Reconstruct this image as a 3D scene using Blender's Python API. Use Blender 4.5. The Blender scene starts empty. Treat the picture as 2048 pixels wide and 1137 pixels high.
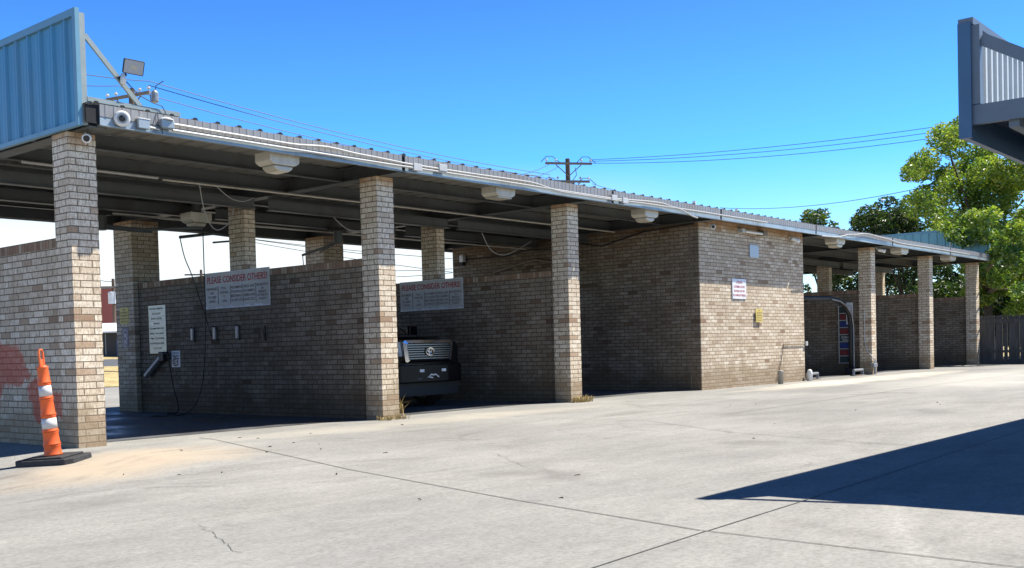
import bpy, math, random
from mathutils import Vector, Matrix
R = math.radians
S = bpy.context.scene
COL = S.collection
# ---------------------------------------------------------------- camera
cam = bpy.data.cameras.new('camera'); co = bpy.data.objects.new('camera', cam); COL.objects.link(co)
yaw, pit, rol = 0.8728, -0.0274, -0.0261
fw = Vector((math.sin(yaw)*math.cos(pit), math.cos(yaw)*math.cos(pit), math.sin(pit)))
rt = Vector((math.cos(yaw), -math.sin(yaw), 0)); up = rt.cross(fw)
r2 = math.cos(rol)*rt + math.sin(rol)*up; u2 = -math.sin(rol)*rt + math.cos(rol)*up
m = Matrix((r2, u2, -fw)).transposed().to_4x4(); m.translation = Vector((0, -12.07, 1.0535))
co.matrix_world = m
cam.sensor_width = 36; cam.lens = 36*2136.26/2048
cam.shift_y = (755.42-568.5)/2048
cam.clip_start = 0.1; cam.clip_end = 3000
S.camera = co
# ---------------------------------------------------------------- light
W = bpy.data.worlds.new('World'); S.world = W; W.use_nodes = True
nt = W.node_tree; sky = nt.nodes.new('ShaderNodeTexSky'); sky.sky_type = 'NISHITA'; sky.sun_disc = False
SUN = Vector((0.545, -0.36, 1.0)).normalized()
sky.sun_elevation = math.asin(SUN.z); sky.sun_rotation = math.atan2(SUN.x, SUN.y)
sky.altitude = 300; sky.air_density = 1.0; sky.dust_density = 0.3; sky.ozone_density = 5.0
bg = nt.nodes['Background']; bg.inputs['Strength'].default_value = 0.070
tint = nt.nodes.new('ShaderNodeMix'); tint.data_type = 'RGBA'; tint.blend_type = 'MULTIPLY'; tint.inputs[0].default_value = 1; 
tcw = nt.nodes.new('ShaderNodeTexCoord'); sxw = nt.nodes.new('ShaderNodeSeparateXYZ'); rw = nt.nodes.new('ShaderNodeValToRGB'); nt.links.new(tcw.outputs['Generated'], sxw.inputs[0]); nt.links.new(sxw.outputs[2], rw.inputs[0]); nt.links.new(rw.outputs[0], tint.inputs[7])
for _ in range(4): rw.color_ramp.elements.new(.5)
for e_, (p_, c_) in zip(rw.color_ramp.elements, ((.0, (1.9, 2.0, 2.0)), (.085, (1.3, 1.75, 2.1)), (.17, (.58, 1.40, 2.35)), (.36, (.42, .86, 1.45)), (.52, (.16, .36, .66)), (1, (.14, .27, .45)))): e_.position = p_; e_.color = (*c_, 1)
nt.links.new(sky.outputs[0], tint.inputs[6]); 
# bright haze bank low in the sky to the north
ry = nt.nodes.new('ShaderNodeMapRange'); ry.inputs[1].default_value = .50; ry.inputs[2].default_value = .70; ry.clamp = True; nt.links.new(sxw.outputs[1], ry.inputs[0])
rz = nt.nodes.new('ShaderNodeMapRange'); rz.inputs[1].default_value = .175; rz.inputs[2].default_value = .10; rz.interpolation_type = 'SMOOTHSTEP'; nt.links.new(sxw.outputs[2], rz.inputs[0])
mz = nt.nodes.new('ShaderNodeMath'); mz.operation = 'MULTIPLY'; nt.links.new(ry.outputs[0], mz.inputs[0]); nt.links.new(rz.outputs[0], mz.inputs[1])
hz_ = nt.nodes.new('ShaderNodeMix'); hz_.data_type = 'RGBA'; hz_.inputs[7].default_value = (8.2, 8.9, 9.2, 1); nt.links.new(mz.outputs[0], hz_.inputs[0]); nt.links.new(tint.outputs[2], hz_.inputs[6]); nt.links.new(hz_.outputs[2], bg.inputs['Color'])
sl = bpy.data.lights.new('sun', 'SUN'); sl.energy = 5.0; sl.angle = R(0.5); sl.color = (1, .95, .85)
so = bpy.data.objects.new('sun', sl); COL.objects.link(so); so.rotation_euler = SUN.to_track_quat('Z', 'Y').to_euler(); so.location = SUN*40
S.view_settings.view_transform = 'Standard'; S.view_settings.look = 'None'
S.view_settings.exposure = 0.85; S.view_settings.gamma = 1
S.render.engine = 'CYCLES'; S.cycles.max_bounces = 6; S.cycles.diffuse_bounces = 1

# ---------------------------------------------------------------- materials
class N:
    def __init__(s, name):
        s.m = bpy.data.materials.new(name); s.m.use_nodes = True; s.t = s.m.node_tree; s.b = s.t.nodes['Principled BSDF']
    def n(s, typ, **kw):
        o = s.t.nodes.new(typ)
        for k, v in kw.items():
            if isinstance(k, str) and hasattr(o, k): setattr(o, k, v)
            else: o.inputs[k.replace('_', ' ')].default_value = v
        return o
    def l(s, a, b): s.t.links.new(a, b)
    def noise(s, vec, scale, detail=4, rough=.55, sc=None):
        if sc is not None:
            mp = s.n('ShaderNodeMapping'); mp.inputs['Scale'].default_value = sc; s.l(vec, mp.inputs[0]); vec = mp.outputs[0]
        o = s.n('ShaderNodeTexNoise'); o.inputs['Scale'].default_value = scale; o.inputs['Detail'].default_value = detail; o.inputs['Roughness'].default_value = rough
        s.l(vec, o.inputs['Vector']); return o.outputs['Fac']
    def ramp(s, fac, stops, interp='LINEAR'):
        o = s.n('ShaderNodeValToRGB'); cr = o.color_ramp; cr.interpolation = interp
        while len(cr.elements) < len(stops): cr.elements.new(0.5)
        for e, (p, c) in zip(cr.elements, stops):
            e.position = p; e.color = (c, c, c, 1) if isinstance(c, (int, float)) else (*c, 1)
        s.l(fac, o.inputs[0]); return o.outputs[0]
    def mix(s, f, a, b, mode='MIX'):
        o = s.n('ShaderNodeMix'); o.data_type = 'RGBA'; o.blend_type = mode
        for v, i in ((f, 0), (a, 6), (b, 7)):
            if hasattr(v, 'links'): s.l(v, o.inputs[i])
            elif isinstance(v, (int, float)): o.inputs[i].default_value = v if i == 0 else (v, v, v, 1)
            else: o.inputs[i].default_value = (*v, 1)
        return o.outputs[2]
    def math(s, op, a, b=0.0, c=0.0):
        o = s.n('ShaderNodeMath'); o.operation = op
        for i, v in enumerate((a, b, c)):
            if hasattr(v, 'links'): s.l(v, o.inputs[i])
            else: o.inputs[i].default_value = v
        return o.outputs[0]
    def bump(s, h, strength=.4, dist=.01):
        o = s.n('ShaderNodeBump'); o.inputs['Strength'].default_value = strength; o.inputs['Distance'].default_value = dist
        s.l(h, o.inputs['Height']); s.l(o.outputs[0], s.b.inputs['Normal'])
    def coord(s, k='Object'): return s.n('ShaderNodeTexCoord').outputs[k]
    def geo(s): return s.n('ShaderNodeNewGeometry').outputs['Position']

def simple(name, col, rough=.6, metal=0, var=.18, scale=3.0, bump=0, spec=.5, dirt=None, sc=None):
    k = N(name); v = k.geo(); f = k.noise(v, scale, 5, .6, sc)
    lo = tuple(c*(1-var) for c in col); hi = tuple(min(1, c*(1+var)) for c in col)
    c = k.ramp(f, [(.3, lo), (.7, hi)])
    if dirt:
        g = k.noise(v, 1.7, 6, .7, (1, 1, .35)); g = k.ramp(g, [(.5, 0.0), (.72, .8)]); c = k.mix(g, c, dirt)
    k.l(c, k.b.inputs['Base Color']); k.b.inputs['Roughness'].default_value = rough; k.b.inputs['Metallic'].default_value = metal
    k.b.inputs['Specular IOR Level'].default_value = spec
    if bump: k.bump(k.noise(v, 40, 3), bump, .01)
    return k.m

def brick_mat(name, bw=.255, rh=.0805, off=.5, tone=(1, 1, 1), kind='wall'):
    k = N(name); uv = k.coord('UV'); pos = k.geo()
    br = k.n('ShaderNodeTexBrick'); br.offset = off; br.squash = 1
    for n_, v_ in (('Scale', 1), ('Mortar Size', .0075), ('Mortar Smooth', .35), ('Bias', 0), ('Brick Width', bw), ('Row Height', rh)): br.inputs[n_].default_value = v_
    br.inputs['Color1'].default_value = (0, 0, 0, 1); br.inputs['Color2'].default_value = (1, 1, 1, 1); br.inputs['Mortar'].default_value = (.5, .5, .5, 1)
    # slightly wavering courses
    wob = k.n('ShaderNodeTexNoise'); wob.inputs['Scale'].default_value = 6; k.l(uv, wob.inputs['Vector'])
    va = k.n('ShaderNodeVectorMath'); va.operation = 'MULTIPLY_ADD'; va.inputs[1].default_value = (.006, .006, 0)
    k.l(wob.outputs['Color'], va.inputs[0]); k.l(uv, va.inputs[2]); k.l(va.outputs[0], br.inputs['Vector'])
    rnd = k.mix(.0, br.outputs['Color'], 0.0)
    if kind == 'coping':
        st = [(0, (.15, .085, .06)), (.5, (.26, .15, .105)), (.8, (.36, .28, .21)), (1, (.5, .43, .35))]
    elif kind == 'pier':
        st = [(0, (.30, .20, .14)), (.06, (.48, .37, .28)), (.16, (.63, .56, .47)), (.4, (.70, .63, .52)), (1, (.82, .78, .69))]
    else:
        st = [(0, (.22, .15, .11)), (.03, (.37, .29, .22)), (.10, (.52, .46, .38)), (.3, (.56, .50, .41)), (.7, (.66, .61, .52)), (1, (.78, .74, .66))]
    c = k.ramp(rnd, st)
    # worn whitewash: vertical drag marks and patches per brick
    s1 = k.noise(uv, 1, 3, .75, (52, 9, 1)); s1 = k.ramp(s1, [(.40, 0.0), (.53, 1.0)])
    s2 = k.noise(uv, 1, 5, .75, (24, 30, 1)); s2 = k.ramp(s2, [(.36, .15), (.52, 1.0)])
    worn = k.math('MULTIPLY', s1, s2)
    worn = k.math('SUBTRACT', 1.0, worn)
    c = k.mix(k.math('MULTIPLY', worn, .62), c, (.26, .19, .13))
    # larger weather patches
    p = k.noise(pos, .9, 6, .65); c = k.mix(k.ramp(p, [(.38, 0.0), (.68, .3)]), c, (.31, .25, .185), 'MIX')
    p2 = k.noise(pos, 3.1, 5, .6); c = k.mix(k.ramp(p2, [(.55, 0.0), (.75, .35)]), c, (.62, .6, .55))
    mort = k.mix(k.noise(uv, 25, 3), (.12, .095, .07), (.21, .175, .135))
    c = k.mix(br.outputs['Fac'], c, mort)
    # splash of tan mud up the foot of the brickwork: ragged stain
    sep = k.n('ShaderNodeSeparateXYZ'); k.l(pos, sep.inputs[0])
    edge = k.noise(pos, 1.6, 5, .7); h = k.math('MULTIPLY_ADD', edge, 1.3, -.12)
    msk = k.math('SUBTRACT', h, sep.outputs[2]); msk = k.ramp(k.math('MULTIPLY_ADD', msk, 2.2, .3), [(.25, 0.0), (.7, 1.0)])
    c = k.mix(k.math('MULTIPLY', msk, .62), c, (.245, .19, .125))
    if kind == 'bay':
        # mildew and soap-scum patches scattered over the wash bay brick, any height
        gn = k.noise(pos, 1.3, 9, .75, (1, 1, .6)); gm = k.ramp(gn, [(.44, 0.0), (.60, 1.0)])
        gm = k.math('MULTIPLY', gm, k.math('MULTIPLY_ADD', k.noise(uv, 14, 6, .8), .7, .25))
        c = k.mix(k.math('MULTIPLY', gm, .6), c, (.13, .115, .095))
    if kind == 'graffiti':
        # faded red paint patches on the end wall (own outline)
        gp = k.n('ShaderNodeCombineXYZ'); k.l(sep.outputs[1], gp.inputs[0]); k.l(sep.outputs[2], gp.inputs[1])
        wv = k.n('ShaderNodeTexNoise'); wv.inputs['Scale'].default_value = 3; wv.inputs['Detail'].default_value = 5; k.l(gp.outputs[0], wv.inputs['Vector'])
        wa = k.n('ShaderNodeVectorMath'); wa.operation = 'MULTIPLY_ADD'; wa.inputs[1].default_value = (.34, .34, 0); wv.inputs['Roughness'].default_value = .75; wv.inputs['Scale'].default_value = 5; k.l(wv.outputs['Color'], wa.inputs[0]); k.l(gp.outputs[0], wa.inputs[2])
        tot = None
        for (cy, cz, ry, rz) in ((1.95, 1.04, .72, .27), (1.7, .88, .6, .18), (2.4, .7, .5, .5), (.90, .66, .36, .19), (.50, .52, .34, .17), (.98, .45, .16, .2)):
            mp = k.n('ShaderNodeMapping'); mp.inputs['Location'].default_value = (-(cy+.17)/ry, -(cz+.17)/rz, 0); mp.inputs['Scale'].default_value = (1/ry, 1/rz, 1); k.l(wa.outputs[0], mp.inputs[0])
            ln = k.n('ShaderNodeVectorMath'); ln.operation = 'LENGTH'; k.l(mp.outputs[0], ln.inputs[0])
            q = k.ramp(ln.outputs['Value'], [(.86, 1.0), (.98, 0.0)])
            tot = q if tot is None else k.math('MAXIMUM', tot, q)
        tot = k.math('MULTIPLY', tot, k.math('MULTIPLY_ADD', k.noise(uv, 18, 4), -.5, .95))
        c = k.mix(k.math('MULTIPLY', tot, 1.0), c, (.42, .085, .055))
    # long water runs down the brickwork and a rusty band under the eave
    wr = k.noise(uv, 1, 5, .65, (4.5, .35, 1)); c = k.mix(k.ramp(wr, [(.54, 0.0), (.70, .42)]), c, (.20, .15, .10))
    rust = k.math('MULTIPLY', k.ramp(k.math('MULTIPLY_ADD', k.noise(pos, 4, 4), .5, k.math('ADD', sep.outputs[2], -3.72)), [(.12, 0.0), (.3, 1.0)]), .7)
    c = k.mix(rust, c, (.36, .21, .10))
    tone = (1.17, 1.10, 1.0) if kind == 'pier' else (.56, .50, .44) if kind == 'bay' else (1.10, 1.02, .92)  # bay brick darkened evenly, the shade of the bays put into its colour
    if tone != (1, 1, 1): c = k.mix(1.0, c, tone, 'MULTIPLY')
    k.l(c, k.b.inputs['Base Color']); k.b.inputs['Roughness'].default_value = .9; k.b.inputs['Specular IOR Level'].default_value = .2
    hgt = k.math('SUBTRACT', k.math('MULTIPLY', worn, .0), br.outputs['Fac']); hgt = k.math('MULTIPLY_ADD', s2, .25, hgt)
    k.bump(hgt, .8, .006)
    return k.m

M = {}
M['brick_pier'] = brick_mat('brick_pier', off=.62, kind='pier')
M['brick_wall'] = brick_mat('brick_wall')
M['brick_bay_shade'] = brick_mat('brick_bay_shade', kind='bay')
M['brick_end'] = brick_mat('brick_end', kind='graffiti')
M['brick_cap'] = brick_mat('brick_cap', bw=.078, rh=.115, off=0.0, kind='coping')
M['purlin'] = simple('purlin_grey', (.10, .108, .105), .5, 0, .12, 2, dirt=(.07, .055, .045))
M['soffit'] = simple('soffit_metal', (.31, .30, .265), .5, .2, .1, 2, dirt=(.2, .17, .13))
M['fascia'] = simple('fascia_metal', (.27, .27, .27), .5, .15, .12, 4, dirt=(.25, .2, .16), sc=(3, 1, .3))
M['gutter'] = simple('gutter_metal', (.34, .40, .43), .45, .3, .12, 3, dirt=(.2, .2, .19))
M['conduit'] = simple('conduit_white', (.52, .51, .48), .4, .1, .06, 5)
M['blue'] = simple('blue_sheet', (.085, .29, .46), .42, .1, .07, 1.6, dirt=(.13, .27, .38), sc=(1, 1, .25))
M['blue_trim'] = simple('blue_trim', (.15, .31, .40), .45, .2, .08, 3)
M['teal'] = simple('teal_sheet', (.20, .42, .46), .45, .1, .1, 2)
M['navy'] = simple('navy_trim', (.06, .13, .22), .4, .1, .1, 3)
M['slate'] = simple('slate_beam', (.14, .175, .21), .5, .1, .12, 3, dirt=(.19, .21, .23))
M['white_sheet'] = simple('white_sheet', (.62, .62, .58), .5, .05, .07, 2)
M['steel'] = simple('galvanised_brace', (.30, .34, .32), .5, .4, .12, 5)
M['black'] = simple('black_rubber', (.012, .012, .013), .6, 0, .2, 10)
M['blackgap'] = simple('dark_gap', (.008, .009, .012), .8)
M['cream'] = simple('cream_plastic', (.60, .56, .47), .45, 0, .06, 5, dirt=(.42, .36, .27))
M['lens'] = simple('lamp_lens', (.50, .46, .36), .25, 0, .06, 8)
M['white'] = simple('white_plastic', (.74, .73, .70), .35, 0, .04, 6)
M['glass_dark'] = simple('dark_glass', (.02, .02, .025), .08, 0, 0)
M['wood'] = simple('weathered_wood', (.085, .082, .08), .85, 0, .35, 4, bump=.4, sc=(4, 4, .4))
M['pole_wood'] = simple('pole_wood', (.12, .08, .055), .85, 0, .3, 6, sc=(3, 3, .3))
M['grey_wood'] = simple('crossarm_wood', (.23, .19, .15), .85, 0, .25, 6)
M['wire'] = simple('wire', (.05, .055, .065), .6)
M['porcelain'] = simple('porcelain', (.62, .62, .6), .3)
M['vinyl'] = simple('faded_vinyl', (.52, .50, .46), .5, 0, .1, 4, dirt=(.36, .33, .29), sc=(1, .6, 3))
M['red_ink'] = simple('red_ink', (.45, .012, .02), .55, 0, .25, 9)
M['brown_ink'] = simple('faded_ink', (.16, .10, .10), .55, 0, .3, 9)
M['black_ink'] = simple('black_ink', (.02, .02, .02), .55)
M['grey_ink'] = simple('grey_ink', (.06, .07, .09), .55)
M['white_ink'] = simple('white_ink', (.7, .7, .7), .55)
M['yellow'] = simple('yellow_sign', (.62, .47, .10), .5, 0, .1, 8)
M['bluebox'] = simple('blue_decal', (.03, .05, .14), .4)
M['menu'] = simple('aluminium_board', (.44, .50, .47), .32, .35, .12, 8)
M['signwhite'] = simple('sign_white', (.74, .73, .76), .4)
M['plate'] = simple('grey_plate', (.40, .42, .45), .4, .3, .03)
M['orange'] = simple('orange_plastic', (.78, .12, .02), .5, 0, .2, 7, dirt=(.5, .16, .06), sc=(1, 1, .5))
M['reflect'] = simple('reflective_band', (.60, .59, .58), .4, 0, .1, 20, dirt=(.4, .36, .32))
M['rubber'] = simple('rubber_base', (.035, .036, .038), .75, 0, .3, 20, bump=.3)
M['paint_black'] = simple('black_car_paint', (.004, .004, .005), .3, 0, .0, spec=.18)
M['chrome'] = simple('chrome', (.75, .77, .8), .12, 1, .02)
M['headlight'] = simple('headlight_glass', (.42, .5, .56), .08, .1, .15, 12)
M['dull_chrome'] = simple('dull_chrome', (.17, .18, .20), .25, 1, .02)
M['tyre'] = simple('tyre_rubber', (.02, .02, .02), .8)
M['rim'] = simple('wheel_rim', (.2, .2, .21), .3, .8)
M['straw'] = simple('dry_grass', (.50, .37, .15), .8, 0, .3, 12)
M['red_wall'] = simple('red_stucco', (.36, .11, .10), .8, 0, .06, .5)
M['white_roof'] = simple('white_roof', (.72, .72, .74), .4, 0, .04)
M['shed'] = simple('shed_boards', (.035, .035, .035), .7)
M['blue_red'] = simple('row_red', (.20, .03, .035), .45)
M['row_blue'] = simple('row_blue', (.02, .04, .2), .45)
M['row_dark'] = simple('row_dark', (.03, .05, .05), .45)
M['brass'] = simple('rusty_pipe', (.22, .17, .12), .6, .3, .3, 12)
M['grime_metal'] = simple('dull_metal', (.30, .31, .31), .45, .5, .2, 12)
M['twig'] = simple('twig', (.05, .035, .02), .9)
M['asphalt'] = simple('asphalt', (.085, .09, .10), .9, 0, .15, 2)
M['joint'] = simple('joint_dark', (.09, .085, .075), .95, 0, .4, 14)

def ground_mat():
    k = N('concrete'); p = k.geo()
    a = k.noise(p, .35, 6, .6); c = k.ramp(a, [(.3, (.232, .227, .214)), (.7, (.305, .299, .283))])
    b = k.noise(p, 1.5, 8, .72, (.35, 1.4, 1)); c = k.mix(k.ramp(b, [(.40, 0.0), (.66, .6)]), c, (.355, .345, .32))
    b2 = k.noise(p, 1.1, 8, .75, (.5, 1.6, 1)); c = k.mix(k.ramp(b2, [(.5, 0.0), (.72, .6)]), c, (.205, .197, .18))
    # fine aggregate speckle
    f = k.noise(p, 28, 6, .8); c = k.mix(.75, c, k.ramp(f, [(.3, (.62, .62, .62)), (.5, (1, 1, 1)), (.75, (1.22, 1.22, 1.22))]), 'MULTIPLY')
    f2 = k.noise(p, 7, 8, .8); c = k.mix(.7, c, k.ramp(f2, [(.32, (.80, .80, .79)), (.65, (1.1, 1.1, 1.1))]), 'MULTIPLY')
    # tan silt washed out in front of the first pier, and along the wash line
    def blob(cx, cy, rx, ry, rot, w=.7):
        wv = k.n('ShaderNodeTexNoise'); wv.inputs['Scale'].default_value = .9; wv.inputs['Detail'].default_value = 7; wv.inputs['Roughness'].default_value = .7; k.l(p, wv.inputs['Vector'])
        wa = k.n('ShaderNodeVectorMath'); wa.operation = 'MULTIPLY_ADD'; wa.inputs[1].default_value = (w*2.4, w*2.4, 0); k.l(wv.outputs['Color'], wa.inputs[0]); k.l(p, wa.inputs[2])
        mp = k.n('ShaderNodeMapping'); mp.vector_type = 'TEXTURE'; mp.inputs['Location'].default_value = (cx+w*1.2, cy+w*1.2, 0); mp.inputs['Rotation'].default_value = (0, 0, rot); mp.inputs['Scale'].default_value = (rx, ry, 99); k.l(wa.outputs[0], mp.inputs[0])
        ln = k.n('ShaderNodeVectorMath'); ln.operation = 'LENGTH'; k.l(mp.outputs[0], ln.inputs[0])
        return ln.outputs['Value']
    t1 = k.ramp(blob(5.9, -1.9, 1.9, 1.35, R(28)), [(.3, 1.0), (1.0, 0.0)])
    c = k.mix(k.math('MULTIPLY', t1, .75), c, (.46, .37, .265))
    t2 = k.ramp(blob(11.5, -.9, 4.5, .75, 0), [(.4, 1.0), (1.0, 0.0)])
    c = k.mix(k.math('MULTIPLY', t2, .6), c, (.43, .395, .335))
    t3 = k.ramp(blob(27.5, -1.3, 8, .9, 0), [(.5, 1.0), (1.0, 0.0)])
    c = k.mix(k.math('MULTIPLY', t3, .85), c, (.56, .51, .43))
    t5 = k.ramp(blob(31, -4.5, 12, 2.6, 0), [(.5, 1.0), (1.0, 0.0)])
    c = k.mix(k.math('MULTIPLY', t5, .6), c, (.48, .46, .42))
    t4 = k.ramp(blob(5.5, -10.1, 2.3, .12, R(24), .12), [(.3, 1.0), (1.0, 0.0)])
    t4 = k.math('MULTIPLY', t4, k.ramp(k.noise(p, 22, 6, .8), [(.45, 0.0), (.6, 1.0)])); c = k.mix(k.math('MULTIPLY', t4, .4), c, (.50, .49, .45))
    # tyre scrub arcs
    tot = None
    for (cx, cy, rad, wdt) in ((7.0, -3.6, 2.25, .10), (7.0, -3.6, 2.0, .07), (10.4, -4.6, 1.6, .07), (9.9, -5.0, 1.2, .05), (13.5, -6.0, 2.6, .09), (8.3, -7.2, 1.0, .04), (4.6, -7.9, 4.3, .13), (4.6, -7.9, 5.95, .13), (20.2, -6.5, 5.0, .16), (20.2, -6.5, 6.6, .16), (14.5, -12, 9.2, .2)):
        mp = k.n('ShaderNodeVectorMath'); mp.operation = 'SUBTRACT'; mp.inputs[1].default_value = (cx, cy, 0); k.l(p, mp.inputs[0])
        ln = k.n('ShaderNodeVectorMath'); ln.operation = 'LENGTH'; k.l(mp.outputs[0], ln.inputs[0])
        d = k.math('ABSOLUTE', k.math('SUBTRACT', ln.outputs['Value'], rad)); q = k.math('SUBTRACT', 1.0, k.math('DIVIDE', d, wdt)); q = k.math('MAXIMUM', q, 0.0)
        tot = q if tot is None else k.math('MAXIMUM', tot, q)
    br = k.ramp(k.noise(p, .8, 3), [(.48, 0.0), (.62, 1.0)]); br2 = k.ramp(k.noise(p, 18, 5, .7), [(.4, .2), (.6, 1.0)])
    tot = k.math('MULTIPLY', k.math('MULTIPLY', tot, br), br2)
    c = k.mix(k.math('MULTIPLY', tot, .6), c, (.13, .12, .11))
    # oil drips and old patches
    o1 = k.noise(p, .55, 5, .6, (1, 1, 1)); o1 = k.ramp(o1, [(.60, 0.0), (.70, 1.0)]); c = k.mix(k.math('MULTIPLY', o1, .5), c, (.15, .14, .13))
    o3 = k.noise(p, 2.6, 9, .8, (1, .5, 1)); c = k.mix(k.ramp(o3, [(.56, 0.0), (.72, .55)]), c, (.17, .162, .148))
    o2 = k.noise(p, .22, 3, .5); c = k.mix(.6, c, k.ramp(o2, [(.38, (.84, .84, .84)), (.62, (1.12, 1.11, 1.09))]), 'MULTIPLY')
    # small dark spots
    vo = k.n('ShaderNodeTexVoronoi'); vo.inputs['Scale'].default_value = 1.6; k.l(p, vo.inputs['Vector'])
    sp = k.ramp(vo.outputs['Distance'], [(.03, 1.0), (.055, 0.0)]); c = k.mix(k.math('MULTIPLY', sp, .55), c, (.12, .11, .1))
    k.l(c, k.b.inputs['Base Color']); k.b.inputs['Roughness'].default_value = .85; k.b.inputs['Specular IOR Level'].default_value = .25
    k.bump(k.math('ADD', f, k.math('MULTIPLY', f2, .8)), .25, .006)
    return k.m
M['ground'] = ground_mat()
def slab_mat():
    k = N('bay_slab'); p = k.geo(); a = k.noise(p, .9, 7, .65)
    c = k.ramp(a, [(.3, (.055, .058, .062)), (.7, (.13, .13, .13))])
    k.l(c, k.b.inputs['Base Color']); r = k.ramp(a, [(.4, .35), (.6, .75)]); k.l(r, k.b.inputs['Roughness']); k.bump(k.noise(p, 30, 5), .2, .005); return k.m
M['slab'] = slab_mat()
def dry_mat():
    k = N('dry_lawn'); p = k.geo(); a = k.noise(p, 1.2, 8, .75)
    k.l(k.ramp(a, [(.3, (.20, .15, .06)), (.5, (.42, .33, .15)), (.7, (.52, .43, .22))]), k.b.inputs['Base Color']); k.b.inputs['Roughness'].default_value = .95
    k.bump(k.noise(p, 9, 6), .8, .1); return k.m
M['dry'] = dry_mat()
def leaf_mat(name, dark, light, yellow, bias=.5):
    k = N(name); p = k.geo(); oi = k.n('ShaderNodeAttribute'); oi.attribute_name = 'leafvar'
    f = k.math('MULTIPLY_ADD', k.noise(p, .55, 3), .9, k.math('MULTIPLY_ADD', oi.outputs['Fac'], .5, -.2))
    c = k.ramp(f, [(.25, dark), (bias, light), (.85, yellow)])
    df = k.n('ShaderNodeBsdfDiffuse'); tr = k.n('ShaderNodeBsdfTranslucent'); ms = k.n('ShaderNodeMixShader'); ms.inputs[0].default_value = .5
    k.l(c, df.inputs[0]); k.l(k.mix(1.0, c, (1.25, 1.3, .55), 'MULTIPLY'), tr.inputs[0]); k.l(df.outputs[0], ms.inputs[1]); k.l(tr.outputs[0], ms.inputs[2])
    gl = k.n('ShaderNodeBsdfGlossy'); gl.inputs['Roughness'].default_value = .45; m2 = k.n('ShaderNodeMixShader'); m2.inputs[0].default_value = .06
    k.l(ms.outputs[0], m2.inputs[1]); k.l(gl.outputs[0], m2.inputs[2])
    k.l(m2.outputs[0], k.t.nodes['Material Output'].inputs[0]); return k.m
M['leaf_bright'] = leaf_mat('leaf_bright', (.06, .12, .02), (.17, .29, .045), (.46, .49, .09), .48)
M['leaf_dark'] = leaf_mat('leaf_dark', (.015, .035, .012), (.04, .085, .02), (.11, .14, .04), .6)
M['leaf_mid'] = leaf_mat('leaf_mid', (.02, .05, .015), (.065, .12, .025), (.22, .22, .06), .55)
M['bark'] = simple('bark', (.07, .055, .04), .9, 0, .3, 6, bump=.5)

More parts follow.
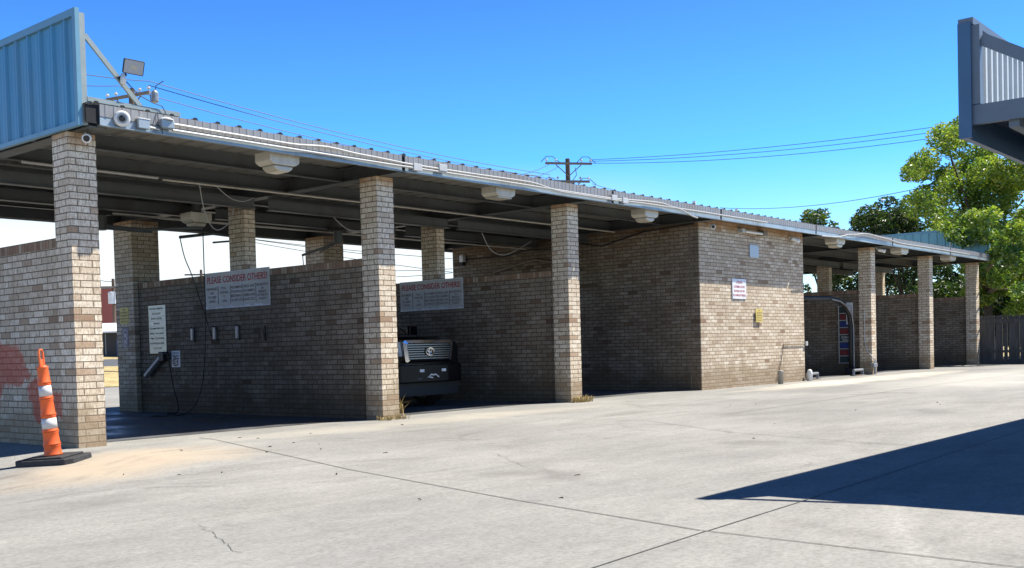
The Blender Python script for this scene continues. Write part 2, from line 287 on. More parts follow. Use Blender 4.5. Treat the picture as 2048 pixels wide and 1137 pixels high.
# ---------------------------------------------------------------- mesh helpers
def smooth(P_, n=6):
    P_ = [Vector(p) for p in P_]; Q = [P_[0]]+P_+[P_[-1]]; o = []
    for i in range(1, len(Q)-2):
        for k in range(n):
            t_ = k/n; a_, b_, c_, d_ = Q[i-1:i+3]; o.append(.5*((2*b_)+(c_-a_)*t_+(2*a_-5*b_+4*c_-d_)*t_*t_+(3*b_-a_-3*c_+d_)*t_**3))
    return o+[P_[-1]]
def frame(o, right, upv):
    r_ = Vector(right).normalized(); u_ = Vector(upv).normalized(); n_ = r_.cross(u_)
    mm = Matrix((r_, u_, n_)).transposed().to_4x4(); mm.translation = Vector(o); return mm
class MB:
    def __init__(s): s.v = []; s.f = []; s.attr = None; s.smooth = False
    def add(s, vs, fs, T=None):
        b = len(s.v)
        for p in vs:
            p = Vector(p); s.v.append(T @ p if T is not None else p)
        for f in fs: s.f.append(tuple(i+b for i in f))
        return s
    def box(s, a, b, T=None):
        (x0, y0, z0), (x1, y1, z1) = a, b
        return s.add([(x0, y0, z0), (x1, y0, z0), (x1, y1, z0), (x0, y1, z0), (x0, y0, z1), (x1, y0, z1), (x1, y1, z1), (x0, y1, z1)],
                     [(0, 3, 2, 1), (4, 5, 6, 7), (0, 1, 5, 4), (1, 2, 6, 5), (2, 3, 7, 6), (3, 0, 4, 7)], T)
    def prism(s, poly, h0, h1, T=None):           # poly in local xy, extruded in z
        n = len(poly); vs = [(x, y, h0) for x, y in poly]+[(x, y, h1) for x, y in poly]
        fs = [tuple(range(n-1, -1, -1)), tuple(range(n, 2*n))]+[(i, (i+1) % n, (i+1) % n+n, i+n) for i in range(n)]
        return s.add(vs, fs, T)
    def tube(s, pts, r, n=8, T=None, cap=True, r1=None):
        pts = [Vector(p) for p in pts]; rings = []; L = len(pts)
        for i, p in enumerate(pts):
            d = (pts[min(i+1, L-1)]-pts[max(i-1, 0)]).normalized()
            a = d.orthogonal().normalized() if i == 0 else (pa - d*pa.dot(d)).normalized()
            pa = a; b = d.cross(a); rr = r if r1 is None else r+(r1-r)*i/(L-1)
            rings.append([p+rr*(math.cos(2*math.pi*k/n)*a+math.sin(2*math.pi*k/n)*b) for k in range(n)])
        vs = [q for g in rings for q in g]; fs = []
        for i in range(L-1):
            for k in range(n): fs.append((i*n+k, i*n+(k+1) % n, (i+1)*n+(k+1) % n, (i+1)*n+k))
        if cap: fs += [tuple(range(n-1, -1, -1)), tuple(range((L-1)*n, L*n))]
        return s.add(vs, fs, T)
    def lathe(s, prof, n=20, T=None, c=(0, 0)):     # prof (r,z) about local z
        vs = [(c[0]+r*math.cos(2*math.pi*k/n), c[1]+r*math.sin(2*math.pi*k/n), z) for r, z in prof for k in range(n)]; fs = []
        for i in range(len(prof)-1):
            for k in range(n): fs.append((i*n+k, i*n+(k+1) % n, (i+1)*n+(k+1) % n, (i+1)*n+k))
        fs += [tuple(range(n-1, -1, -1)), tuple(range((len(prof)-1)*n, len(prof)*n))]
        return s.add(vs, fs, T)
    def sheet(s, prof, y0, y1, T=None):             # open profile (x,z) list extruded along y, single sided
        n = len(prof); vs = [(x, y0, z) for x, z in prof]+[(x, y1, z) for x, z in prof]
        return s.add(vs, [(i, i+1, i+1+n, i+n) for i in range(n-1)], T)
    def build(s, name, mat, parent=None, uvo=(0, 0, 0), bevel=0, smooth=None):
        base = Vector((0, 0, 0))
        if parent is not None:
            q = parent
            while q is not None: base += q.location; q = q.parent
        me = bpy.data.meshes.new(name); me.from_pydata([tuple(p-base) for p in s.v], [], s.f); me.update()
        uv = me.uv_layers.new(name='UVMap'); o3 = Vector(uvo)
        for poly in me.polygons:
            nx, ny, nz = (abs(t) for t in poly.normal)
            for li in poly.loop_indices:
                p = s.v[me.loops[li].vertex_index]-o3
                if nx >= ny and nx >= nz: c = (p.y, p.z)
                elif ny >= nz: c = (p.x, p.z)
                else: c = (p.x, p.y)
                uv.data[li].uv = c
        me.materials.append(mat)
        o = bpy.data.objects.new(name, me); COL.objects.link(o)
        if parent is not None: o.parent = parent
        if (s.smooth if smooth is None else smooth):
            for poly in me.polygons: poly.use_smooth = len(poly.vertices) == 4
        if bevel:
            bv = o.modifiers.new('bevel', 'BEVEL'); bv.width = bevel; bv.segments = 2; bv.limit_method = 'ANGLE'
        return o
def tag(o, label, cat, group=None):
    o['label'] = label; o['category'] = cat
    if group: o['group'] = group
    return o
def thing(name, loc, label, cat, group=None):
    o = bpy.data.objects.new(name, None); o.empty_display_size = .2; COL.objects.link(o); o.location = loc
    return tag(o, label, cat, group)
def struct(o, kind='structure'): o['kind'] = kind; return o
def dup(o, loc=None, parent=None, label=None):
    c = o.copy(); COL.objects.link(c)
    if parent is not None: c.parent = parent
    if loc is not None: c.location = loc
    if label: c['label'] = label
    for ch in list(o.children): dup(ch, None, c)
    return c
def text(mb, s, T, w, h, align='C'):
    """flat lettering of string s, fitted to width w and height h, centred on T's origin (x right, y up)"""
    cu = bpy.data.curves.new('t', 'FONT'); cu.body = s; cu.size = 1; cu.fill_mode = 'BOTH'; cu.extrude = 0; cu.resolution_u = 3; cu.offset = .012
    ob = bpy.data.objects.new('t', cu); COL.objects.link(ob)
    dg = bpy.context.evaluated_depsgraph_get(); me = bpy.data.meshes.new_from_object(ob.evaluated_get(dg))
    vs = [v.co.copy() for v in me.vertices]; fs = [tuple(p.vertices) for p in me.polygons]
    bpy.data.objects.remove(ob); bpy.data.curves.remove(cu); bpy.data.meshes.remove(me)
    if not vs: return
    x0 = min(v.x for v in vs); x1 = max(v.x for v in vs); y0, y1 = 0, .73
    sx = w/(x1-x0); sy = h/(y1-y0)
    if w <= 0: sx = sy
    mb.add([((v.x-(x0+x1)/2)*sx, (v.y-(y0+y1)/2)*sy, 0) for v in vs], fs, T)
random.seed(7)
rnd = random.uniform

# ---------------------------------------------------------------- terrain
def lerp(x, pts):
    if x <= pts[0][0]: return pts[0][1]
    for (a, b), (c, d) in zip(pts, pts[1:]):
        if x <= c: return b+(d-b)*(x-a)/(c-a)
    return pts[-1][1]
def zg(x, y):
    z = lerp(y, [(24.6, 0), (32, .7), (40, 1.05), (54, 1.75)])
    wy = lerp(y, [(-4.5, 0), (-1.5, 1), (9, 1), (12, 0)])
    return z - wy*lerp(x, [(2.0, .46), (6.25, 0)]) if x < 6.25 else z
xs = [-700, -250, -90, -40, -15, -5, 0, 1, 2, 3, 4, 4.5, 5, 5.5, 6, 6.25, 8, 12, 20, 35, 60, 100, 250, 700]
ys = [-700, -200, -60, -30, -15, -8, -4.5, -4, -3.5, -3, -2.5, -2, -1.5, 0, 3, 6, 9, 12, 24.6, 32, 40, 54, 90, 250, 900]
def grid(xs, ys, dz):
    mb = MB(); vs = [(x, y, zg(x, y)+dz) for y in ys for x in xs]; n = len(xs)
    mb.add(vs, [(j*n+i, j*n+i+1, (j+1)*n+i+1, (j+1)*n+i) for j in range(len(ys)-1) for i in range(n-1)]); return mb
struct(grid(xs, ys, 0).build('ground', M['ground']))
struct(grid([-300, -100, 0, 60, 120, 300], [24.6, 28, 32], .02).build('grass_verge', M['dry']))
struct(grid([-300, -100, 0, 60, 120, 300], [32, 36, 39], .02).build('road', M['asphalt']))
struct(grid([-300, -100, 0, 60, 120, 300], [39, 40, 54, 200], .02).build('far_lawn', M['dry']))
g2 = MB(); g2.add([(41.3, -30, .004), (200, -30, .004), (200, 24.5, .004), (41.3, 24.5, .004)], [(0, 1, 2, 3)]); struct(g2.build('lawn', M['dry']))
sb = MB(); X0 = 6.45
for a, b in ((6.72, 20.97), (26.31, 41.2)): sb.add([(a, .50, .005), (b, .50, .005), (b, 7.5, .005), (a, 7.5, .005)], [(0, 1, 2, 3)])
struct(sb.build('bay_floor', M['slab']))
# control joints and cracks
def strip(mb, pts, w, z=.004):
    pts = [Vector((p[0], p[1], 0)) for p in pts]
    for i in range(len(pts)-1):
        d = (pts[i+1]-pts[i]); n = Vector((-d.y, d.x, 0)).normalized()*w/2; a, b = pts[i], pts[i+1]
        q = [a-n, b-n, b+n, a+n]; mb.add([(v.x, v.y, zg(v.x, v.y)+z) for v in q], [(0, 1, 2, 3)])
j = MB()
strip(j, [(7.95, -.1), (7.86, -.58), (6.38, -4.79), (5.66, -7.3), (5.25, -9.02)], 0.0115); strip(j, [(5.25, -9.03), (5.15, -10.74), (5.1, -12.5)], 0.0101)
strip(j, [(3.5, -9.13), (5.245, -9.06)], 0.0086); strip(j, [(5.255, -9.065), (6.51, -9.03), (13, -8.8), (30, -8.4)], 0.0094)
strip(j, [(12.7, -.4), (12.44, -4.09), (11.2, -6.0), (10.48, -8.14), (10.45, -8.8)], 0.0086)
strip(j, [(24.2, -.5), (23.49, -2.14), (22.61, -6.27), (22.3, -8.4)], 0.0144); strip(j, [(33.5, -.4), (33, -8)], 0.0144); strip(j, [(14, -4.4), (24, -4.1), (40, -3.9)], 0.0130)
struct(j.build('pavement_joint', M['joint']))
j = MB(); random.seed(3)
def crack(p0, p1, n, jit, w):
    pts = [Vector((*p0, 0)).lerp(Vector((*p1, 0)), i/n)+Vector((rnd(-jit, jit), rnd(-jit, jit), 0)) for i in range(n+1)]
    strip(j, [(p.x, p.y) for p in pts], w)
crack((3.82, -6.3), (3.38, -7.3), 18, .02, .0035); crack((8.6, -2.7), (9.3, -4.6), 14, .05, 0.0036); crack((10.9, -3.4), (9.9, -5.2), 16, .05, 0.0036)
crack((3.1, -8.2), (2.9, -9.4), 10, .03, 0.0030); crack((7.2, -6.2), (8.1, -5.0), 12, .03, 0.0030)
struct(j.build('pavement_crack', M['joint']))

# ---------------------------------------------------------------- car wash building
H = 3.74; DK = 3.95; WT = 2.52
CX = [6.37, 11.28, 16.106, 30.89, 35.90, 40.89]; CW, CD = .352, .37
BL, BR = 20.977, 26.309; BDP = 7.49
bld = thing('car_wash', (23, 4, 0), 'long open self-service car wash of whitewashed brick piers under a flat grey metal roof', 'car wash')
def part(mb, name, mat, parent=bld, **k): return mb.build(name, mat, parent, **k)
for i, x in enumerate(CX):
    part(MB().box((x, 0, -.05), (x+CW, CD, H)), 'front_pier', M['brick_pier'], uvo=(x, 0, -.02))
    part(MB().box((x+.092, 3.48, WT), (x+.092+CW*.66, 3.93, H)), 'middle_pier', M['brick_pier'], uvo=(x+.092, 3.48, -.02))
    part(MB().box((x, 6.97, -.05), (x+.583, 7.635, H)), 'rear_pier', M['brick_wall'], uvo=(x, 6.97, -.02))
    off = .006 if i == 0 else .096
    wx0, wx1 = x+off, x+off+.17
    part(MB().box((wx0, CD, -.05), (wx1, 6.97, WT-.115)), 'bay_wall', M['brick_end' if i == 0 else 'brick_bay_shade'], uvo=(0, CD, -.02))
    part(MB().box((wx0-.004, CD, WT-.115), (wx1+.004, 6.97, WT-.001)), 'wall_coping', M['brick_cap'], uvo=(0, 0, WT-.115))
room = part(MB().box((BL, 0, -.05), (BR, BDP, 3.93)), 'equipment_room', M['brick_wall'], uvo=(BL, 0, -.02))
part(MB().box((BL-.006, .02, -.05), (BL-.001, BDP-.02, 3.74)), 'side_shade_sheet', M['brick_bay_shade'], uvo=(BL, 0, -.02))  # thin sheet added over the room side, its darker brick paints in shade
# roof: ribbed deck with its framing
P = .33
def ribs(x0, x1, z, h=.032):
    pr = []; x = x0
    while x < x1-.001:
        for dx, dz in ((0, 0), (.09, 0), (.115, h), (.155, h), (.18, 0), (.25, 0)):
            if x+dx <= x1: pr.append((x+dx, z+dz))
        x += P
    pr.append((x1, z)); return pr
RX0, RX1, RY0, RY1 = 6.36, 41.25, -.42, 8.0
roof = MB(); pr = ribs(RX0, RX1, 4.0)
n = len(pr); vs = [(x, RY0-.03, z) for x, z in pr]+[(x, RY1, z) for x, z in pr]+[(x, RY0-.03, z-.012) for x, z in pr]+[(x, RY1, z-.012) for x, z in pr]
fs = [(i, i+1, i+1+n, i+n) for i in range(n-1)]+[(2*n+i+1, 2*n+i, 3*n+i, 3*n+i+1) for i in range(n-1)]+[(i+1, i, 2*n+i, 2*n+i+1) for i in range(n-1)]
roof.add(vs, fs); roof = part(roof, 'roof', M['soffit'])
# dark rib closures at the eave
cl = MB(); pr2 = [(x, z+.010) for x, z in ribs(RX0+.002, RX1-.002, 3.995, .034)]; n2 = len(pr2)
for yy in (RY0-.034, RY0-.030): cl.add([(x, yy, z) for x, z in pr2]+[(x, yy, 3.99) for x, z in pr2], [(k, k+1, k+1+n2, k+n2) for k in range(n2-1)])
nn = 2*n2; cl.f += [(k, k+1, nn+k+1, nn+k) for k in range(n2-1)]
part(cl, 'rib_closure', M['blackgap'], roof)
py = [.93, 2.33, 3.73+.16, 5.2, 6.62]
for y in py:
    pm = MB(); pm.box((RX0+.02, y, 3.757), (RX1-.02, y+.012, 3.965)); pm.box((RX0+.02, y-.07, 3.757), (RX1-.02, y, 3.769)); pm.box((RX0+.02, y+.012, 3.953), (RX1-.02, y+.075, 3.965))
    part(pm, 'purlin', M['purlin'], roof)
for x in [c+.06 for c in CX]+[BL-.14, BR+.02]:
    pm = MB(); pm.box((x+.1, -.40, 3.755), (x+.112, 7.9, 3.95)); pm.box((x, -.40, 3.743), (x+.212, 7.9, 3.755)); pm.box((x, -.40, 3.95), (x+.212, 7.9, 3.962))
    part(pm, 'rafter', M['purlin'], roof)
# a second tier of framing across the middle of each open bay (carries the booms)
for i in (0, 1, 2, 3, 4):
    a = CX[i]+.3 if i != 2 else CX[2]+.3; b = (CX[i+1] if i not in (2,) else BL)
    if i == 3: a = CX[3]+.3
    for y in (3.05, 4.6):
        pm = MB(); pm.box((a, y, 3.56), (b, y+.012, 3.742)); pm.box((a, y-.06, 3.548), (b, y+.072, 3.56)); part(pm, 'cross_beam', M['purlin'], roof)
pm = MB(); pm.box((BR+.02, 3.05, 3.56), (CX[3], 3.062, 3.742)); pm.box((BR+.02, 2.99, 3.548), (CX[3], 3.12, 3.56)); part(pm, 'cross_beam', M['purlin'], roof)
# rear fascia
part(MB().box((RX0, RY1, 3.72), (RX1, RY1+.05, 4.03)), 'rear_fascia', M['fascia'], roof)
pm = MB().box((RX0, 7.64, 3.70), (RX1, 7.66, 3.97)); part(pm, 'rear_beam', M['purlin'], roof)
# front fascia: ribbed sheet lengths with dark gaps at the laps, and a channel below
gaps = [6.36, 11.385, 16.93, 21.13, 26.08, 31.4, 36.6, 41.25]
for i, (a, b) in enumerate(zip(gaps, gaps[1:])):
    a0 = a+.07 if i else a+.17
    prf = []; x = a0
    while x < b-.05:
        for dx, dz in ((0, 0), (.055, 0), (.065, .005), (.085, .005), (.095, 0)):
            if x+dx < b: prf.append((x+dx, dz))
        x += .11
    prf.append((b, 0)); n = len(prf)
    fm = MB(); vs = [(x, -.465-d, 3.865) for x, d in prf]+[(x, -.465-d, 4.005) for x, d in prf]
    vs += [(x, -.445, 3.865) for x, d in prf]+[(x, -.445, 4.005) for x, d in prf]
    fm.add(vs, [(k, k+1, k+1+n, k+n) for k in range(n-1)]+[(2*n+k+1, 2*n+k, 3*n+k, 3*n+k+1) for k in range(n-1)]+[(k+n, k+1+n, k+1+3*n, k+3*n) for k in range(n-1)])
    fm.box((a0-.001, -.464, 3.866), (a0, -.445, 4.004)); fm.box((b, -.464, 3.866), (b+.001, -.445, 4.004))
    part(fm, 'fascia_sheet', M['fascia'], roof)
    ch = MB(); ch.box((a0, -.46, 3.765), (b, -.452, 3.862)); ch.box((a0, -.49, 3.757), (b, -.43, 3.765)); part(ch, 'gutter_channel', M['gutter'], roof)
part(MB().box((RX0+.01, -.44, 3.78), (RX1, -.426, 3.995)), 'fascia_backing', M['blackgap'], roof)
# parapet on the left end wall and on the far end
def rpanel(y0, y1, z0, z1, x, sgn, step=.30, big=.032, ph=0.0):
    prf = []; y = y0+ph-step
    while y < y1:
        for dy, d in ((0, 0), (.02, 0), (.035, big), (.065, big), (.08, 0), (.135, 0), (.145, .006), (.165, .006), (.175, 0), (.22, 0), (.23, .006), (.25, .006), (.26, 0)):
            if y0 <= y+dy <= y1: prf.append((y+dy, d))
        y += step
    n = len(prf); mb = MB()
    vs = [(x+sgn*d, y, z0) for y, d in prf]+[(x+sgn*d, y, z1) for y, d in prf]+[(x-sgn*.004+sgn*d, y, z0) for y, d in prf]+[(x-sgn*.004+sgn*d, y, z1) for y, d in prf]
    mb.add(vs, [(k, k+1, k+1+n, k+n) for k in range(n-1)]+[(2*n+k+1, 2*n+k, 3*n+k, 3*n+k+1) for k in range(n-1)]); return mb
par = part(rpanel(-.33, 8.0, 3.80, 5.0, 6.345, -1, ph=.17), 'parapet', M['blue'])
tr = MB(); tr.box((6.30, -.40, 3.745), (6.352, -.325, 5.085)); tr.box((6.30, -.325, 5.0), (6.36, 8.06, 5.085)); tr.box((6.305, -.325, 3.745), (6.36, 8.06, 3.80)); tr.box((6.30, 8.0, 3.80), (6.352, 8.06, 5.0))
part(tr, 'parapet_trim', M['blue_trim'], par)
part(MB().box((6.353, -.395, 3.76), (6.42, -.33, 5.04)), 'corner_post', M['steel'], par)
bm = MB()
def bar(mb, a, b, w, t, side=(0, 1, 0)):
    a = Vector(a); b = Vector(b); d = (b-a); L = d.length; d.normalize(); s_ = Vector(side); s_ = (s_-d*s_.dot(d)).normalized(); u_ = d.cross(s_)
    T = Matrix((d, s_, u_)).transposed().to_4x4(); T.translation = a; mb.box((0, -t/2, -w/2), (L, t/2, w/2), T)
bar(bm, (6.42, -.372, 4.80), (7.12, -.372, 4.07), .055, .03); bm.box((6.42, -.40, 4.035), (7.64, -.34, 4.085)); bm.box((6.42, -.352, 4.085), (7.64, -.34, 4.10))
part(bm, 'brace', M['steel'], par)
for y in (2.2, 4.8, 7.4):
    bm = MB(); bar(bm, (6.42, y, 4.80), (7.12, y, 4.07), .055, .03); part(bm, 'brace', M['steel'], par)
par2 = part(rpanel(-.33, 8.0, 3.80, 5.0, 41.30, -1), 'far_parapet', M['teal'])
tr = MB(); tr.box((41.26, -.33, 5.0), (41.34, 8.05, 5.07)); tr.box((41.26, -.38, 3.8), (41.34, -.331, 5.07)); part(tr, 'parapet_trim', M['blue_trim'], par2)
for y in (.9, 3.6):
    bm = MB(); bar(bm, (41.25, y, 4.8), (40.5, y, 4.05), .06, .03); part(bm, 'brace', M['slate'], par2)
for x, y, hh in ((24.6, 2.2, .52), (26.9, 2.2, .5)):
    part(MB().lathe([(.05, 3.95), (.05, 4.25+hh)], 10, Matrix.Translation((x, y, 0))), 'vent_pipe', M['white'], roof)
part(MB().lathe([(.25, 3.98), (.25, 4.2), (.34, 4.25), (.3, 4.38), (.12, 4.46)], 16, Matrix.Translation((22.9, 2.6, 0))), 'roof_vent', M['grime_metal'], roof)
# silver light pipe under second purlin on the left bay
for y, a, b in ((2.25, 3.9, 8.95),):
    part(MB().tube([(6.9, y, 3.74), (8.95, y, 3.735)], .022, 8), 'light_tube', M['conduit'], roof)
part(MB().tube([(9.0, 2.2, 3.71), (13, 2.2, 3.72), (20.9, 2.2, 3.715)], .016, 6), 'roof_conduit', M['cream'], roof)
part(MB().tube([(9.0, 4.9, 3.54), (14, 4.9, 3.53), (20.9, 4.9, 3.53)], .015, 6), 'roof_conduit', M['cream'], roof)

# ---------------------------------------------------------------- eave conduits
def cond(pts, r, label):
    c = thing('conduit', (pts[0][0], -0.510, pts[0][1]), label, 'conduit', 'conduits along the eave')
    P3 = []
    for (a, b), (c2, d) in zip(pts, pts[1:]):
        for t in range(4): P3.append((a+(c2-a)*t/4, -0.510, b+(d-b)*(3*(t/4)**2-2*(t/4)**3)))
    P3.append((pts[-1][0], -0.510, pts[-1][1])); MB().tube(P3, r, 8).build('pipe', M['conduit'], c)
    return c
c1 = cond([(7.39, 3.90), (8.5, 3.895), (9.24, 3.89), (9.9, 3.93), (10.56, 3.90), (11.57, 3.875), (12.5, 3.88), (14.4, 3.90), (15.3, 3.82), (16.56, 3.82), (18.3, 3.85), (20.3, 3.86), (23.3, 3.86)], .016, 'upper white pipe snaking along the ribbed eave from the parapet to the brick room')
c2 = cond([(7.45, 3.825), (10.2, 3.825), (13.67, 3.84), (16.56, 3.84), (18.6, 3.91), (19.2, 3.86), (20.05, 3.72)], .016, 'lower white pipe running straight along the gutter edge of the eave')
c3 = cond([(26.35, 3.74), (27.2, 3.76), (28.3, 3.90), (29.4, 3.99), (30.6, 3.95), (32.07, 3.87), (34.7, 3.88), (38.5, 3.87)], .018, 'pale arched pipe over the eave beyond the brick room')
for cc, x, z in ((c2, 11.66, 3.845), (c1, 12.22, 3.90), (c1, 16.93, 3.86), (c2, 17.3, 3.84)):
    MB().box((x-.09, -0.535, z-.055), (x+.09, -0.485, z+.055)).build('junction_box', M['conduit'], cc, bevel=.006)
t = thing('junction_box', (7.05, -0.470, 3.8), 'grey rectangular box beside the round camera on the eave', 'junction box', 'junction boxes at the eave corner')
MB().box((6.99, -0.520, 3.79), (7.14, -0.470, 3.90)).build('box', M['gutter'], t, bevel=.006); MB().box((6.985, -0.525, 3.90), (7.145, -0.470, 3.912)).build('lid', M['white'], t)
MB().tube([(7.14, -0.500, 3.82), (7.28, -0.500, 3.81)], .012, 8).build('pipe', M['conduit'], t)
t = thing('junction_box', (7.36, -0.470, 3.85), 'white bulged box where the eave pipes begin', 'junction box', 'junction boxes at the eave corner')
MB().box((7.28, -0.560, 3.83), (7.45, -0.470, 3.93)).build('box', M['gutter'], t, bevel=.01); MB().lathe([(.085, 0), (.085, .01), (.05, .03)], 16, Matrix.Translation((7.365, -0.515, 3.93))).build('cover', M['white'], t)
MB().tube([(7.31, -0.510, 3.83), (7.31, -0.520, 3.76), (7.25, -0.530, 3.86), (7.27, -0.480, 4.02)], .006, 6).build('cable', M['wire'], t)

# ---------------------------------------------------------------- cameras and lamps
def bullet(loc, d, label, sc=1.0, mount=(0, 0, 1)):
    t = thing('security_camera', loc, label, 'security camera', 'security cameras')
    loc = Vector(loc); d = Vector(d).normalized(); T = frame(loc, d.orthogonal(), d.cross(d.orthogonal()))
    T = d.to_track_quat('Z', 'Y').to_matrix().to_4x4(); T.translation = loc
    MB().lathe([(.028*sc, -.10*sc), (.036*sc, -.07*sc), (.04*sc, .03*sc), (.044*sc, .04*sc), (.044*sc, .075*sc), (.034*sc, .08*sc)], 18, T).build('housing', M['white'], t, smooth=True)
    MB().lathe([(.030*sc, .081*sc), (.028*sc, .084*sc)], 18, T).build('lens', M['glass_dark'], t)
    mt = Vector(mount)
    b = MB().tube([loc-d*.06*sc, loc-d*.09*sc+mt*.05*sc, loc-d*.05*sc+mt*.11*sc], .012*sc, 8); b.build('bracket', M['white'], t)
    return t
vdir = Vector((-.5, -.75, -.25))
bullet((6.53, -.16, 3.66), vdir, 'white bullet camera under the eave above the first brick pier', 1.25, (-.3, .3, .9))
t = thing('security_camera', (6.77, -.48, 3.87), 'large round white camera on the eave fascia beside the blue parapet', 'security camera', 'security cameras')
T = Vector((-.45, -.85, -.12)).to_track_quat('Z', 'Y').to_matrix().to_4x4(); T.translation = Vector((6.78, -.51, 3.865))
MB().lathe([(.07, -.09), (.09, -.07), (.095, .0), (.09, .035), (.07, .05), (.055, .045)], 28, T).build('housing', M['white'], t, smooth=True)
MB().lathe([(.056, .046), (.056, .05)], 24, T).build('ring', M['grime_metal'], t); MB().lathe([(.038, .051), (.03, .058), (.01, .062)], 20, T).build('lens', M['glass_dark'], t, smooth=True)
bullet((21.3, -.18, 3.66), (-.8, -.5, -.2), 'dark-faced camera at the left top corner of the brick room', 1.3, (.4, .7, .4))
bullet((25.6, -.14, 3.62), (.7, -.5, -.3), 'white camera at the right top corner of the brick room', 1.4, (-.3, .7, .4))
bullet((31.42, -.14, 3.66), (.6, -.6, -.2), 'small white camera beside the fourth front pier under the eave', 1.3, (-.3, .6, .5))
t = thing('security_camera', (20.93, 7.05, 3.33), 'tiny white box camera high at the rear end of the brick room side', 'security camera', 'security cameras')
MB().box((20.85, 7.0, 3.36), (20.97, 7.14, 3.54)).build('housing', M['white'], t, bevel=.01); MB().box((20.86, 7.04, 3.27), (20.97, 7.12, 3.36)).build('bracket', M['black'], t)
def lamp(x, label, y=-.19, z=3.80, w=.5, bowl=True):
    t = thing('canopy_light', (x, y, z), label, 'light fixture', 'cream canopy lights under the eave'); h = w/2
    b = MB(); T = Matrix(((1, 0, 0, x), (0, 0, 1, y-.16), (0, 1, 0, z), (0, 0, 0, 1)))
    b.prism([(-h, .0), (-h, -.12), (-h+.035, -.15), (-h+.08, -.17), (h-.08, -.17), (h-.035, -.15), (h, -.12), (h, 0)], 0, .34, T); b.build('housing', M['cream'], t, bevel=.008)
    if bowl:
        b = MB(); b.prism([(-h+.085, -.172), (-h+.10, -.215), (-h+.17, -.255), (h-.17, -.255), (h-.10, -.215), (h-.085, -.172)], .03, .31, T); b.build('lens', M['lens'], t, bevel=.02)
    else: MB().box((x-h+.07, y-.13, z-.195), (x+h-.07, y+.15, z-.172)).build('lens', M['lens'], t)
    MB().box((x-.05, y-.04, z), (x+.05, y+.06, z+.2)).build('mount', M['purlin'], t)
    return t
lamp(9.28, 'cream canopy light under the eave in the first bay from the left')
lamp(13.94, 'flat cream canopy light under the eave behind the second pier, lens dropped out', bowl=False)
lamp(18.51, 'cream canopy light under the eave beside the brick room side wall')
lamp(27.95, 'cream canopy light in the bay just right of the brick room', w=.56)
lamp(32.75, 'flat cream canopy light between the fourth and fifth front piers', bowl=False, w=.6)
lamp(37.26, 'dim cream canopy light in the last bay on the right', bowl=False, w=.6)
lamp(10.9, 'cream bowl light deep in the first bay above the hanging hose', y=4.2, z=3.56, w=.42)
# floodlight
t = thing('floodlight', (6.83, -.39, 4.36), 'square white floodlight clamped on the sloping parapet brace', 'floodlight')
nrm = Vector((-.35, -.85, -.35)).normalized(); rgt = nrm.cross(Vector((.1, .0, 1))).normalized()*-1; upv = nrm.cross(rgt)
if upv.z < 0: upv = -upv
rgt = upv.cross(nrm); T = frame((6.96, -.50, 4.50), rgt, upv)
MB().box((-.12, -.085, -.03), (.12, .085, .012), T).build('housing', M['black'], t, bevel=.012)
MB().box((-.108, -.075, .012), (.108, .075, .0145), T).build('glass', M['plate'], t); MB().box((-.035, -.022, .0145), (.035, .022, .017), T).build('chip', M['lens'], t)
MB().tube([(6.90, -.44, 4.42), (6.86, -.41, 4.39), (6.82, -.40, 4.36)], .018, 8).build('bracket', M['black'], t)
MB().lathe([(.03, -.06), (.035, 0), (.02, .06)], 12, Matrix.Translation((6.86, -.43, 4.36))).build('sensor', M['white'], t, smooth=True)
MB().tube([(6.9, -.42, 4.34), (7.05, -.44, 4.2), (7.25, -.42, 4.14), (7.37, -.42, 4.12), (7.42, -.42, 4.05), (7.36, -.42, 3.96)], .006, 6).build('cable', M['wire'], t)
# tube light on brick room front
t = thing('wall_light', (23.2, -.1, 3.66), 'short white tube light on the brick room wall under the eave', 'light fixture')
MB().tube([(22.95, -.12, 3.66), (23.95, -.12, 3.655)], .03, 10).build('tube', M['white'], t); MB().box((23.8, -.16, 3.62), (24.0, -.0, 3.74)).build('end_box', M['brass'], t); MB().box((22.8, -.12, 3.63), (22.95, 0, 3.72)).build('socket', M['conduit'], t)

